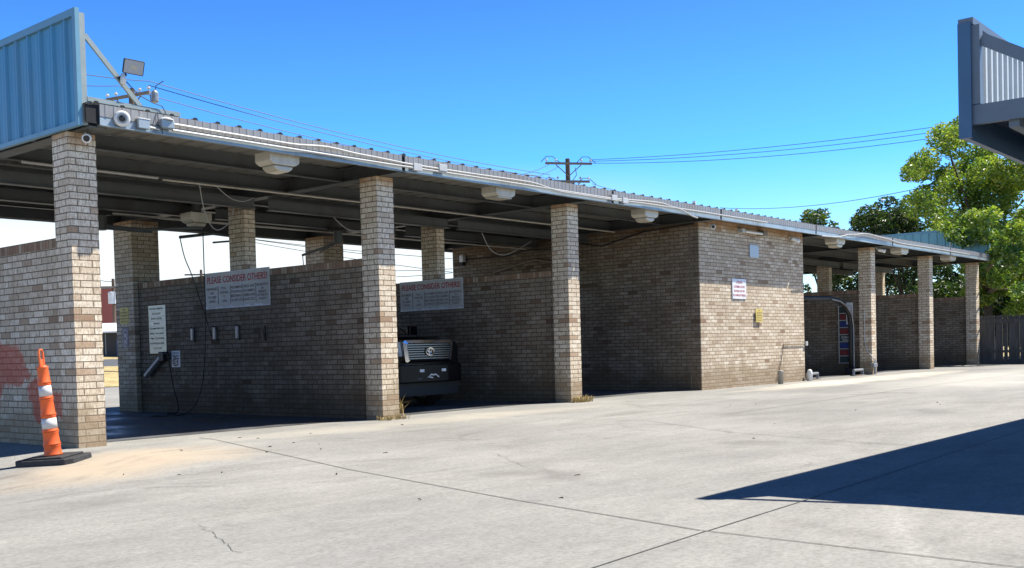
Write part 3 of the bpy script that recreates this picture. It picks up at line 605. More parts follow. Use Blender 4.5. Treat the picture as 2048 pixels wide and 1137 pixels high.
# ---------------------------------------------------------------- signs
def sign_banner(x, label, faded):
    t = thing('banner_sign', (x, 3.75, 2.2), label, 'sign', 'banner signs on the bay walls')
    y0, y1, z0, z1 = (4.68, 2.80, 1.90, 2.55) if not faded else (4.60, 2.76, 1.90, 2.53)
    w = y0-y1; h = z1-z0; T = frame((x, (y0+y1)/2, (z0+z1)/2), (0, -1, 0), (0, 0, 1))
    MB().box((-w/2, -h/2, -.012), (w/2, h/2, 0), T).build('panel', M['vinyl'], t)
    e = MB(); e.box((-w/2, h/2-.012, .0), (w/2, h/2, .003), T); e.box((w/2-.01, -h/2, .0), (w/2, h/2-.012, .003), T)
    for i in range(26):
        a = -w/2+i*w/26; hh = rnd(.01, .05); e.box((a, -h/2, .0), (a+w/26, -h/2+hh, .002), T)
    e.build('edging', M['white_ink'], t)
    b = MB(); text(b, 'PLEASE CONSIDER OTHERS!', T @ Matrix.Translation((0, h*.30, .004)), w*.93, h*.19); b.build('heading', M['red_ink'], t)
    cols = [['KEEP MUSIC', 'LOW', 'TO KEEP', 'NOISE'], ['PULL', 'FORWARD', 'TO', 'LOAD'], ['NO DUMPING', 'OF HAZARDOUS', 'MATERIALS', 'OIL, PAINT, ETC'], ['PICK UPS', 'NO HARMFUL', 'DEBRIS, NAILS', 'GLASS, ETC.'], ['NO BUCKETS', 'ON', 'FRIDAY', 'SATURDAY', 'SUNDAY']]
    b = MB(); d = MB(); cw = w*.196
    for ci, c in enumerate(cols):
        cx = (ci-2)*cw; n = len(c); top = h*.08; stp = h*.46/max(n, 4)*1.0
        for li, s in enumerate(c):
            ww = min(cw*.88, len(s)*cw*.098)
            text(b, s, T @ Matrix.Translation((cx, top-(li+.5)*stp+.02, .004)), ww, h*.072)
        if ci: d.box((cx-cw/2-.004, -h*.38, .0), (cx-cw/2+.004, h*.12, .004), T)
    b.build('small_print', M['brown_ink'], t); d.build('divider', M['brown_ink'], t)
sign_banner(11.28+.08, 'wide clean PLEASE CONSIDER OTHERS banner on the wall of the first bay above four clamps', False)
sign_banner(16.106+.08, 'dusty PLEASE CONSIDER OTHERS banner on the wall above the black pickup', True)
wx = 11.376
t = thing('price_board', (wx-.01, 6.3, 1.6), 'tall scuffed aluminium price board on the wall of the first bay', 'sign')
T = frame((wx-.012, 6.31, 1.59), (0, -1, 0), (0, 0, 1)); MB().box((-.29, -.46, -.01), (.29, .46, 0), T).build('panel', M['menu'], t)
b = MB(); d = MB()
rows = ['WASH MENU', 'SOAP', 'RINSE', 'WAX', 'FOAM BRUSH', 'PRE SOAK', 'TIRE CLEANER', 'HI PRESSURE', 'STOP']
for i, s in enumerate(rows):
    z = .40-i*.095; text(b, s, T @ Matrix.Translation((-.02, z, .003)), min(.48, .075*len(s)), .038); d.box((-.265, z-.054, 0), (.265, z-.046, .003), T)
b.build('lettering', M['grey_ink'], t); d.build('row_line', M['white_ink'], t)
t = thing('notice_sign', (wx-.01, 5.72, 1.0), 'small white notice with a coiled hose drawing beside the brush holder', 'sign')
T = frame((wx-.01, 5.72, 1.015), (0, -1, 0), (0, 0, 1)); MB().box((-.14, -.155, -.006), (.14, .155, 0), T).build('panel', M['signwhite'], t)
b = MB(); text(b, 'FOAM GUN', T @ Matrix.Translation((0, .115, .003)), .2, .03); text(b, 'BRUSH', T @ Matrix.Translation((0, .06, .003)), .2, .035)
def arc(mb, cx, cy, r, a0, a1, th, T, n=16):
    for i in range(n):
        p, q = a0+(a1-a0)*i/n, a0+(a1-a0)*(i+1)/n
        mb.add([(cx+(r-th)*math.cos(p), cy+(r-th)*math.sin(p), .003), (cx+r*math.cos(p), cy+r*math.sin(p), .003), (cx+r*math.cos(q), cy+r*math.sin(q), .003), (cx+(r-th)*math.cos(q), cy+(r-th)*math.sin(q), .003)], [(0, 1, 2, 3)], T)
arc(b, -.02, -.05, .085, R(40), R(320), .02, T); arc(b, -.02, -.05, .05, R(60), R(300), .018, T); b.box((-.02, -.06, 0), (.04, -.045, .003), T); b.box((.05, -.12, 0), (.07, .01, .003), T); b.box((.05, .0, 0), (.11, .015, .003), T)
b.build('lettering', M['black_ink'], t)
# pier decals (on the -x face of rear pier of the second wall)
def facex(x, y, z): return frame((x, y, z), (0, -1, 0), (0, 0, 1))
def facey(x, y, z): return frame((x, y, z), (1, 0, 0), (0, 0, 1))
t = thing('warning_sign', (11.27, 7.33, 1.88), 'small yellow notice on the rear pier of the first bay', 'sign', 'yellow notices')
T = facex(11.274, 7.33, 1.89); MB().box((-.16, -.16, -.005), (.16, .16, 0), T).build('panel', M['yellow'], t)
b = MB()
for i, s in enumerate(('NO', 'LOITERING', 'WARNING', 'STAY IN', 'VEHICLE')): text(b, s, T @ Matrix.Translation((0, .12-.058*i, .003)), min(.27, .04*len(s)), .03)
b.build('lettering', M['black_ink'], t)
t = thing('decal_panel', (11.27, 7.32, 1.45), 'dark blue panel with pale swirls below the yellow notice on the rear pier', 'sign')
T = facex(11.274, 7.31, 1.46); MB().box((-.11, -.2, -.005), (.11, .2, 0), T).build('panel', M['bluebox'], t)
b = MB(); arc(b, 0, .1, .06, R(30), R(330), .015, T); arc(b, 0, -.02, .06, R(-150), R(150), .015, T); arc(b, 0, -.13, .05, 0, R(300), .015, T); b.build('swirl', M['white_ink'], t)
t = tag(MB().box((23.34, -.02, 3.08), (23.80, -.004, 3.385)).build('blank_plate', M['plate'], None, bevel=.004), 'blank pale grey square plate high on the front of the brick room', 'plate')
t = thing('notice_sign', (22.78, -.01, 2.3), 'white notice with four lines of red capitals on the front of the brick room', 'sign')
T = facey(22.775, -.022, 2.31); MB().box((-.335, -.235, -.018), (.335, .235, 0), T).build('panel', M['signwhite'], t)
b = MB()
for i, s in enumerate(('ATTENTION', 'CUSTOMERS USE ONLY', 'PROVIDED SOAP AND', 'NO OVERNIGHT PARKING')): text(b, s, T @ Matrix.Translation((0, .15-.1*i, .003)), .035*len(s)*.85+.02, .055)
b.build('lettering', M['red_ink'], t)
t = thing('warning_sign', (23.7, -.01, 1.69), 'small yellow notice on the sunlit front of the brick room', 'sign', 'yellow notices')
T = facey(23.7, -.05, 1.69); MB().box((-.165, -.16, -.01), (.165, .16, 0), T).build('panel', M['yellow'], t)
b = MB()
for i, s in enumerate(('NO', 'LOITERING', 'WARNING', 'STAY IN', 'VEHICLE')): text(b, s, T @ Matrix.Translation((0, .12-.058*i, .003)), min(.27, .04*len(s)), .03)
b.build('lettering', M['brown_ink'], t)
# clamps on first bay wall
proto = None
for i, (y, lb) in enumerate(((5.11, 'mat clamp nearest the price board, leftmost of four'), (4.41, 'second mat clamp from the price board, under the banner'), (3.73, 'third mat clamp from the price board, under the banner'), (2.99, 'bare bent clamp hook nearest the front, rightmost of four'))):
    if i == 0:
        t = thing('mat_clamp', (wx, y, 1.45), lb, 'mat clamp', 'mat clamps in a row on the bay wall'); T = Matrix.Translation((wx, y, 1.45))
        MB().box((-.02, -.03, -.13), (0, .03, .13), T).build('back_plate', M['black'], t); MB().box((-.06, -.035, -.10), (-.02, .035, .12), T).build('clip', M['grime_metal'], t, bevel=.008)
        MB().tube([(-.03, 0, .12), (-.07, 0, .15)], .008, 6, T).build('spring', M['black'], t); proto = t
    elif i < 3: dup(proto, (wx, y, 1.45), None, lb)
    else:
        t = thing('mat_clamp', (wx, y, 1.42), lb, 'mat clamp', 'mat clamps in a row on the bay wall'); T = Matrix.Translation((wx, y, 1.42))
        MB().box((-.02, -.03, -.13), (0, .03, .13), T).build('back_plate', M['black'], t); MB().tube([(-.02, 0, .12), (-.08, .01, .05), (-.03, .02, -.05), (-.06, 0, -.15)], .012, 6, T).build('hook', M['brass'], t)
# brush holder and brush
t = thing('brush_holder', (wx-.05, 6.3, .9), 'steel brush tube leaning at an angle under the price board', 'brush holder')
MB().tube([(wx-.07, 6.66, .70), (wx-.06, 6.12, 1.06)], .055, 12).build('tube', M['grime_metal'], t); MB().box((wx-.12, 5.98, .98), (wx, 6.14, 1.16)).build('bracket', M['black'], t, bevel=.01)
t = tag(MB().tube(smooth([(wx-.10, 6.05, 1.10), (wx-.11, 5.85, 1.12), (wx-.10, 5.80, .9), (wx-.13, 5.65, .5), (wx-.2, 5.4, .06), (wx-.5, 5.3, .02)]), .012, 8).build('brush_hose', M['black']), 'thin black hose drooping from the brush tube to the bay floor', 'hose')
# overhead booms
def boom(px, py_, a, tip, label, drop):
    t = thing('wash_boom', (px, py_, 3.56), label, 'wash boom', 'overhead wash booms')
    MB().box((px-.14, py_-.14, 3.50), (px+.14, py_+.14, 3.56)).build('mount_plate', M['black'], t)
    MB().lathe([(.09, 3.25), (.09, 3.50)], 12, Matrix.Translation((px, py_, 0))).build('swivel', M['purlin'], t)
    MB().tube([(px, py_, 3.33), a, tip], .028, 8).build('arm', M['purlin'], t)
    MB().tube([(px, py_, 3.28), ((px+tip[0])/2, (py_+tip[1])/2, (3.1+tip[2])/2+.02)], .018, 8).build('stay', M['purlin'], t)
    MB().tube(smooth(drop), .009, 8).build('hose', M['black'], t)
boom(9.55, 5.0, (10.0, 4.5, 3.24), (10.75, 3.80, 3.26), 'overhead boom in the first bay with a long hose hanging straight down', [(10.75, 3.8, 3.26), (10.75, 3.8, 2.6), (10.78, 3.85, 1.8), (10.8, 3.95, 1.0), (10.85, 4.2, .4), (10.8, 4.6, .04), (10.3, 4.9, .02)])
boom(12.6, 5.2, (11.6, 4.75, 3.30), (10.75, 4.50, 3.16), 'overhead boom elbow in the first bay with a short slanting hose over the wall', [(10.75, 4.5, 3.16), (10.78, 4.42, 2.8), (10.85, 4.28, 2.4), (11.2, 4.3, 1.4)])
boom(14.3, 4.4, (14.4, 4.9, 3.22), (14.45, 5.7, 3.12), 'overhead boom above the black pickup with a curved hose', [(14.45, 5.7, 3.12), (14.5, 5.75, 2.7), (14.42, 5.8, 2.2), (14.5, 6.1, 1.3)])
for pts, lb in (([(9.7, 2.3, 3.72), (10.0, 2.6, 3.3), (10.4, 2.9, 3.12), (10.8, 3.1, 3.3), (11.0, 3.2, 3.66)], 'grey cable looping low under the roof left of the middle pier'),
                ([(10.0, 2.3, 3.73), (10.4, 2.5, 3.6), (10.8, 2.7, 3.6), (11.1, 2.8, 3.7)], 'short grey cable sagging beneath the second purlin in the first bay'),
                ([(13.0, 3.0, 3.53), (13.4, 3.1, 3.36), (13.8, 3.15, 3.36), (14.3, 3.2, 3.52)], 'grey cable sagging under the roof above the banner'),
                ([(17.2, 3.1, 3.54), (17.6, 3.2, 3.2), (18.1, 3.25, 3.12), (18.7, 3.3, 3.3), (19.2, 3.35, 3.5)], 'grey cable loop under the roof of the third bay')):
    tag(MB().tube(smooth(pts), .008, 6).build('loose_cable', M['conduit']), lb, 'cable', 'loose cables under the roof')
tag(MB().tube([(20.95, 7.0, 3.42), (20.93, 5.6, 3.40), (20.93, 5.0, 3.50), (20.94, 4.0, 3.46), (20.93, 3.2, 3.52), (20.93, 2.6, 3.42), (20.94, 1.4, 3.66), (20.94, .1, 3.72)], .016, 6).build('wall_conduit', M['black']), 'dark pipe climbing along the top of the brick room side wall', 'conduit')
tag(MB().tube([(20.93, 6.05, 2.55), (20.93, 6.0, 3.02), (20.93, 5.2, 3.16), (20.93, 4.6, 3.24), (20.93, 3.8, 3.1), (20.93, 3.2, 3.3)], .03, 6).build('wall_pipe', M['brass']), 'brown pipe elbow on the upper brick room side behind the low wall', 'pipe')
tag(MB().tube([(20.94, .22, 3.72), (20.94, .22, 1.2), (20.94, .24, .05)], .012, 6).build('corner_pipe', M['brass']), 'thin vertical pipe at the shaded front corner of the brick room', 'pipe')

# ---------------------------------------------------------------- brick room fittings
t = thing('wall_pipe', (25.6, -.05, .5), 'thin tan pipe bent over the lower right front of the brick room', 'pipe')
MB().tube([(24.62, -.03, .03), (24.85, -.03, .5), (25.03, -.03, .97), (26.34, -.03, .97)], .011, 8).build('pipe', M['brass'], t); MB().box((26.30, -.06, .92), (26.40, .0, 1.03)).build('valve', M['conduit'], t, bevel=.01)
t = thing('pipe_stub', (24.43, -.22, 0), 'capped pale pipe stub standing before the brick room wall', 'bollard', 'short pipe stubs'); MB().lathe([(.065, -.02), (.065, .27), (.07, .275), (.07, .32), (.055, .33)], 16, Matrix.Translation((24.43, -.22, 0))).build('post', M['soffit'], t, smooth=True)
t = thing('pipe_stub', (26.42, -.12, 0), 'white domed pipe stub at the right corner of the brick room', 'bollard', 'short pipe stubs'); MB().lathe([(.07, -.02), (.07, .22), (.055, .28), (.02, .30)], 16, Matrix.Translation((26.33, -.12, 0))).build('post', M['white'], t, smooth=True)
# ---------------------------------------------------------------- automatic bay
t = thing('wash_arch', (28.8, .6, 0), 'black tubular wash arch curving down at the fourth pier', 'wash arch')
A = [(26.4, .6, 2.19), (28.2, .6, 2.22), (29.3, .6, 2.24), (29.9, .6, 2.19), (30.35, .6, 2.05), (30.7, .6, 1.8), (30.80, .6, 1.5), (30.80, .6, .9), (30.8, .6, .05)]
MB().tube(A, .065, 12).build('frame', M['black'], t, smooth=True)
MB().tube([(x_, y_-.09, z_-.03) for x_, y_, z_ in A[2:]], .02, 8).build('water_line', M['grime_metal'], t)
MB().box((30.68, .45, .0), (30.95, .75, .22)).build('foot', M['black'], t)
t = thing('tunnel_sign', (30.94, .8, .35), 'upright sign of red, blue and black rows inside the bay right of the brick room', 'sign')
fx = 30.97; T = facex(fx-.08, .80, 1.2); MB().box((-.20, -.86, -.08), (.20, .86, 0), T).build('panel', M['row_dark'], t)
e = MB(); e.box((-.21, -.87, 0), (-.185, .87, .012), T); e.box((.185, -.87, 0), (.21, .87, .012), T)
for i in range(9): e.box((-.185, -.86+i*.2125, 0), (.185, -.84+i*.2125, .012), T)
e.build('frame', M['conduit'], t)
for i, mm in enumerate(('row_dark', 'blue_red', 'row_blue', None, 'blue_red', 'row_blue', 'blue_red', 'row_dark')):
    if mm and mm != 'row_dark':
        s_ = MB(); z = -.86+i*.2125+.035; s_.box((-.16, z, 0), (.16, z+.145, .008), T); s_.build('row_panel', M[mm], t)
b = MB(); text(b, 'CLEAN', T @ Matrix.Translation((0, -.08, .006)), .26, .06); text(b, 'WAX', T @ Matrix.Translation((0, -.16, .006)), .2, .05); b.build('lettering', M['white_ink'], t)
T2 = facex(fx-.09, .62, 1.85); MB().box((-.14, -.35, -.02), (.06, .30, 0), T2).build('backing', M['white'], t)
for x0, lb in ((26.9, 'low grey steel foot rail at the right corner of the brick room'), (30.0, 'low grey steel foot rail beside the wash arch')):
    t = thing('guide_rail', (x0, .1, 0), lb, 'guide rail', 'guide rails at the automatic bay')
    MB().tube([(x0-.2, .12, .02), (x0-.2, .12, .16), (x0+.45, .12, .16), (x0+.45, .12, .02)], .04, 8).build('rail', M['grime_metal'], t); MB().box((x0-.27, .04, 0), (x0+.52, .2, .02)).build('base_plate', M['brass'], t)
t = thing('water_valve', (26.62, .3, 0), 'small upright valve pipe in the shade beside the brick room', 'valve', 'valves at the automatic bay'); MB().tube([(26.62, .3, 0), (26.62, .3, .48), (26.52, .3, .5)], .03, 8).build('pipe', M['brass'], t); MB().box((26.55, .25, .2), (26.7, .35, .27)).build('valve', M['grime_metal'], t)
t = thing('water_valve', (31.0, .2, 0), 'valve and looped hose at the foot of the fourth pier', 'valve', 'valves at the automatic bay'); MB().tube([(30.95, -.06, .02), (30.95, -.06, .45)], .035, 8).build('pipe', M['grime_metal'], t); MB().box((30.75, -.12, .22), (31.02, 0, .34)).build('valve', M['grime_metal'], t, bevel=.02)
MB().tube([(30.86, .2, 1.9), (30.86, .2, 1.0), (30.85, .12, .7), (30.84, -.05, .5), (30.9, -.08, .36), (30.95, -.06, .4)], .014, 8).build('hose', M['conduit'], t)
t = thing('blower_unit', (29.6, 6.3, 2.4), 'grimy overhead machinery hanging under the roof right of the brick room', 'wash machine')
MB().box((29.0, 6.0, 2.95), (29.9, 6.7, 3.5)).build('motor_box', M['slate'], t, bevel=.05); MB().tube([(29.45, 6.3, 2.95), (29.45, 6.3, 2.0)], .12, 12).build('duct', M['slate'], t); MB().tube([(28.7, 6.3, 3.3), (28.9, 6.3, 3.1), (28.9, 6.3, 2.7)], .06, 8).build('hose', M['grime_metal'], t)

# ---------------------------------------------------------------- traffic channelizer
cp = Vector((5.70, -.72, 0)); cp.z = zg(cp.x, cp.y)+.0
t = thing('traffic_delineator', cp, 'leaning orange traffic delineator with two white bands on a black base by the first pier', 'traffic cone')
ax = Vector((-.643*.125, .766*.02, 1)).normalized(); q = ax.to_track_quat('Z', 'Y').to_matrix().to_4x4(); q.translation = cp
Tb = q @ Matrix.Rotation(R(38), 4, 'Z')
bmx = MB(); bmx.prism([(-.36, -.16), (-.30, -.24), (.30, -.24), (.36, -.16), (.36, .16), (.30, .24), (-.30, .24), (-.36, .16)], -.045, .055, Tb); bmx.box((-.24, -.20, .055), (.24, .20, .075), Tb)
bmx.build('base', M['rubber'], t, bevel=.012)
T = q @ Matrix.Rotation(R(-50), 4, 'Z') @ Matrix.Diagonal((.76, .76, 1.13, 1))
body = MB()
cuts = [.07, .17, .30, .46, .62, .77, .93]
for i, (z0, z1) in enumerate(zip(cuts, cuts[1:])):
    ra = .120-.045*i/6; rb = ra-.008
    body.lathe([(ra+.010, z0), (ra+.010, z0+.010), (ra, z0+.02), (rb, z1-.02), (rb+.007, z1-.012), (rb+.007, z1)], 24, T)
body.lathe([(.066, .92), (.05, .94)], 20, T); body.build('body', M['orange'], t, smooth=True)
MB().lathe([(.1060, .33), (.1010, .43)], 24, T).build('reflective_band', M['reflect'], t, smooth=True); MB().lathe([(.0910, .645), (.0860, .745)], 24, T).build('reflective_band', M['reflect'], t, smooth=True)
hd = MB(); hd.tube([T @ Vector((-.045, 0, .93)), T @ Vector((-.045, 0, 1.06)), T @ Vector((-.03, 0, 1.09)), T @ Vector((.03, 0, 1.09)), T @ Vector((.045, 0, 1.06)), T @ Vector((.045, 0, .93))], .013, 8); hd.box((-.03, -.008, .93), (.03, .008, 1.0), T); hd.build('handle', M['orange'], t)

# ---------------------------------------------------------------- pickup
PX, PY = 14.12, 1.72
t = thing('pickup_truck', (PX, PY, 0), 'black pickup with a chrome barred grille parked nose out in the second bay', 'pickup')
TT = Matrix.Translation((PX, PY, .006))
def tb(mb, name, mat, **k): return mb.build(name, mat, t, **k)
def loft(secs, T):      # secs: list of (y, [(x,z)...]) same count
    mb = MB(); n = len(secs[0][1]); vs = [(x, y, z) for y, pf in secs for x, z in pf]
    fs = [(i*n+k, i*n+(k+1) % n, (i+1)*n+(k+1) % n, (i+1)*n+k) for i in range(len(secs)-1) for k in range(n)]
    fs += [tuple(range(n-1, -1, -1)), tuple(range((len(secs)-1)*n, len(secs)*n))]; mb.add(vs, fs, T); return mb
def sect(w, z0, z1, c=.12): return [(-w, z0), (w, z0), (w, z1-c), (w-c*.6, z1-.02), (w-c*2.2, z1), (-w+c*2.2, z1), (-w+c*.6, z1-.02), (-w, z1-c)]
tb(loft([(.14, sect(.90, .62, 1.22)), (.3, sect(.97, .5, 1.27)), (1.45, sect(1.0, .45, 1.33)), (1.9, sect(1.0, .45, 1.34, .08)), (4.0, sect(1.0, .45, 1.34, .06)), (5.75, sect(1.0, .5, 1.36, .05)), (5.8, sect(.98, .6, 1.34, .05))], TT), 'body', M['paint_black'], bevel=.02)
cabp = [(1.45, 1.32), (2.15, 1.88), (2.5, 1.93), (3.7, 1.93), (4.05, 1.85), (4.15, 1.34)]
cb = MB(); n = len(cabp); vs = []
for sgn in (-1, 1):
    for (y, z) in cabp: vs.append((sgn*(.96-(z-1.32)*.28), y, z))
cb.add(vs, [tuple(range(n)), tuple(range(2*n-1, n-1, -1))]+[(k+n, (k+1) % n+n, (k+1) % n, k) for k in range(n)], TT); tb(cb, 'cab', M['paint_black'], bevel=.02)
ws = MB(); ws.add([(-.86, 1.53, 1.40), (.86, 1.53, 1.40), (.74, 2.09, 1.845), (-.74, 2.09, 1.845), (-.86, 1.50, 1.385), (.86, 1.50, 1.385), (.74, 2.07, 1.86), (-.74, 2.07, 1.86)], [(4, 5, 6, 7), (0, 3, 2, 1), (0, 1, 5, 4), (1, 2, 6, 5), (2, 3, 7, 6), (3, 0, 4, 7)], TT); tb(ws, 'windshield', M['glass_dark'])
hs = MB(); hs.add([(-.62, .3, 1.285), (.62, .3, 1.285), (.55, 1.35, 1.355), (-.55, 1.35, 1.355), (-.5, .34, 1.31), (.5, .34, 1.31), (.45, 1.3, 1.375), (-.45, 1.3, 1.375)], [(4, 5, 6, 7), (0, 1, 5, 4), (1, 2, 6, 5), (2, 3, 7, 6), (3, 0, 4, 7)], TT); tb(hs, 'hood_scoop', M['paint_black'], bevel=.01)
# grille: chrome surround, bars, emblem
go = [(-.60, 1.24), (.60, 1.24), (.655, 1.20), (.60, .86), (.56, .83), (-.56, .83), (-.60, .86), (-.655, 1.20)]; gi = [(-.54, 1.185), (.54, 1.185), (.575, 1.165), (.535, .89), (.51, .87), (-.51, .87), (-.535, .89), (-.575, 1.165)]
gs = MB(); n = 8; vs = [(x, .045, z) for x, z in go]+[(x, .02, z) for x, z in gi]+[(x*1.02, .20, z) for x, z in go]+[(x, .09, z) for x, z in gi]
gs.add(vs, [(k, (k+1) % n, (k+1) % n+n, k+n) for k in range(n)]+[(k+2*n, (k+1) % n+2*n, (k+1) % n, k) for k in range(n)]+[(k+n, (k+1) % n+n, (k+1) % n+3*n, k+3*n) for k in range(n)], TT)
gr = tb(gs, 'grille', M['chrome'])
MB().box((-.56, .08, .86), (.56, .11, 1.2), TT).build('backing', M['blackgap'], gr)
for k in range(7):
    z = .905+k*.042; w_ = .53+.035*(k/6); b = MB(); b.prism([(0, -.010), (.035, -.013), (.035, .013), (0, .010)], -w_, w_, TT @ Matrix(((0, 0, 1, 0), (1, 0, 0, .03), (0, 1, 0, z), (0, 0, 0, 1)))); b.build('bar', M['dull_chrome'], gr)
em = MB()
def ell(cx, cz, a, b_, r):
    em.tube([(PX+cx+a*math.cos(2*math.pi*i/20), PY+.012, cz+b_*math.sin(2*math.pi*i/20)) for i in range(21)], r, 6)
ell(0, 1.035, .105, .072, .011); ell(0, 1.06, .066, .034, .008); ell(0, 1.035, .030, .068, .008); em.build('emblem', M['chrome'], gr)
for sgn in (-1, 1):
    h = MB(); pts = [(sgn*.67, .10, 1.21), (sgn*.90, .22, 1.20), (sgn*.96, .42, 1.16), (sgn*.95, .40, 1.0), (sgn*.88, .2, .94), (sgn*.635, .09, .95)]
    vs = pts+[(x, y+.12, z) for x, y, z in pts]; fs = [(0, 1, 2, 3, 4, 5), (11, 10, 9, 8, 7, 6)]+[(k, k+6, (k+1) % 6+6, (k+1) % 6) for k in range(6)]
    h.add(vs, fs, TT); tb(h, 'headlight', M['headlight'])
    MB().box((sgn*1.02-.02*sgn-.0, 1.55, 1.32), (sgn*1.24, 1.64, 1.55), TT).build('mirror', M['paint_black'], t, bevel=.03)
    for y in (.95, 4.75):
        Tw = TT @ Matrix(((0, 0, 1, sgn*.86), (1, 0, 0, y), (0, 1, 0, .40), (0, 0, 0, 1)))
        w_ = MB().lathe([(.30, -.13), (.39, -.12), (.41, -.06), (.41, .06), (.39, .12), (.30, .13)], 28, Tw).build('wheel', M['tyre'], t, smooth=True)
        rm = MB(); rm.lathe([(.28, -.135), (.28, .135)], 24, Tw); rm.build('rim', M['rim'], w_)
bp = MB(); bp.prism([(-1.0, .20), (-.80, -.02), (-.4, -.06), (.4, -.06), (.80, -.02), (1.0, .20), (.95, .35), (-.95, .35)], .46, .80, TT); tb(bp, 'bumper', M['paint_black'], bevel=.025)
ad = MB(); ad.prism([(-.97, .28), (-.85, .10), (.85, .10), (.97, .28), (.95, .62), (-.95, .62)], .22, .47, TT); tb(ad, 'air_dam', M['black'])
for sx in (-.30, .27): MB().box((sx-.055, -.075, .655), (sx+.055, -.058, .705), TT).build('tow_light', M['signwhite'], t)
sw = MB()
arcp = [(-.15+.3*i/12, .56+.045*math.sin(math.pi*i/12)+.01*math.sin(5*i)) for i in range(13)]
for (a, b_), (c_, d_) in zip(arcp, arcp[1:]): sw.add([(a, -.064, b_-.012), (c_, -.064, d_-.010), (c_, -.064, d_+.012), (a, -.064, b_+.012)], [(0, 1, 2, 3)], TT)
sw.add([(-.15, -.064, .56), (-.02, -.064, .535), (.0, -.064, .55), (-.12, -.064, .58)], [(0, 1, 2, 3)], TT); sw.build('badge', M['white_ink'], t)
MB().box((-.42, -.066, .525), (-.30, -.060, .545), TT).build('small_badge', M['grey_ink'], t)

# ---------------------------------------------------------------- right-hand canopy
cxx, cyy = 8.16, -9.63
can = thing('vacuum_canopy', (12, -12, 0), 'slate blue canopy corner at the upper right with a white ribbed inner parapet', 'canopy')
L = 12
wp = MB(); prf = []; x = cxx+.09
while x < cxx+L:
    for dx, d in ((0, 0), (.04, 0), (.052, .02), (.085, .02), (.097, 0)): prf.append((x+dx, d))
    x += .14
n = len(prf); vs = [(x, cyy-.02-d, 2.72) for x, d in prf]+[(x, cyy-.02-d, 3.305) for x, d in prf]+[(x, cyy+.0, 2.72) for x, d in prf]+[(x, cyy+.0, 3.305) for x, d in prf]
wp.add(vs, [(k, k+1, k+1+n, k+n) for k in range(n-1)]+[(2*n+k+1, 2*n+k, 3*n+k, 3*n+k+1) for k in range(n-1)]); wp.build('parapet_sheet', M['white_sheet'], can)
MB().box((cxx-.02, cyy-.0, 2.49), (cxx+L, cyy+.045, 3.305)).build('outer_fascia', M['navy'], can)
tr = MB(); tr.box((cxx-.03, cyy-.045, 3.305), (cxx+L, cyy+.06, 3.355)); tr.build('top_trim', M['slate'], can)
tr = MB(); tr.box((cxx-.045, cyy-.03, 2.49), (cxx-.02, cyy+.06, 3.32)); tr.build('corner_trim', M['navy'], can)
tr = MB(); tr.box((cxx-.02, cyy-.085, 2.73), (cxx+.055, cyy-.022, 3.30)); tr.build('corner_post', M['slate'], can)
tr = MB(); bar(tr, (cxx+.02, cyy-.085, 3.20), (cxx+.02, cyy-.88, 2.72), .085, .03, (1, 0, 0)); tr.build('brace', M['slate'], can)
MB().box((cxx-.015, cyy-9, 2.585), (cxx+.03, cyy-.022, 2.725)).build('edge_beam', M['slate'], can)
for k in range(4): MB().box((cxx+2.2+k*3, cyy-9, 2.46), (cxx+2.3+k*3, cyy-.03, 2.66)).build('beam', M['slate'], can)
for k in range(6): MB().box((cxx+.04, cyy-.33-k*1.4, 2.54), (cxx+L, cyy-.26-k*1.4, 2.695)).build('purlin', M['slate'], can)
MB().box((cxx-.0, cyy-9, 2.697), (cxx+L, cyy-.002, 2.719)).build('deck', M['slate'], can)
for x, y in ((cxx+4.5, cyy-4.4), (cxx+10.5, cyy-4.4)): MB().box((x-.08, y-.08, 0), (x+.08, y+.08, 2.53)).build('post', M['slate'], can)

# ---------------------------------------------------------------- dry tufts
def tuft(cx, cy, n, r, hh, label, seed):
    random.seed(seed); mb = MB()
    for i in range(n):
        a = rnd(0, 6.28); q = r*math.sqrt(rnd(0, 1)); x, y = cx+q*math.cos(a)*1.5, cy+q*math.sin(a)*.6
        d = Vector((rnd(-1, 1), rnd(-.8, .6), 0)); h = hh*rnd(.4, 1); pts = [(x, y, 0), (x+d.x*h*.25, y+d.y*h*.25, h*.6), (x+d.x*h*.9, y+d.y*h*.9, h*rnd(.5, 1.0))]
        w = .006; s_ = Vector((rnd(-1, 1), rnd(-1, 1), 0)).normalized()*w
        vs = [Vector(pts[0])-s_, Vector(pts[0])+s_, Vector(pts[1])+s_*.8, Vector(pts[1])-s_*.8, Vector(pts[2])]
        mb.add(vs, [(0, 1, 2, 3), (3, 2, 4)])
    tag(mb.build('grass_tuft', M['straw']), label, 'dry grass', 'dry grass tufts at the pier feet')
tuft(16.32, -.10, 230, .20, .17, 'bushy golden dry grass tuft at the foot of the third front pier', 5)
tuft(11.42, -.08, 130, .22, .12, 'low golden dry grass at the foot of the second front pier', 6)
tuft(12.05, .62, 60, .18, .42, 'pale dead weeds in the shade just right of the second front pier', 8)
# ---------------------------------------------------------------- twigs
random.seed(11)
for i in range(26):
    x, y = rnd(4.5, 18), rnd(-8, -.8)
    if i < 8: x, y = rnd(5.2, 8.2), rnd(-3.2, -.6)
    a = rnd(0, 3.14); l = rnd(.01, .035); d = Vector((math.cos(a)*l, math.sin(a)*l, 0)); o = Vector((x, y, zg(x, y)+.008))
    tag(MB().tube([o-d, o+Vector((.002, .003, .002)), o+d], rnd(.003, .008), 5, r1=.003).build('twig', M['twig']), 'small dark twig or leaf scrap lying on the sunlit concrete', 'twig', 'twigs scattered on the concrete')

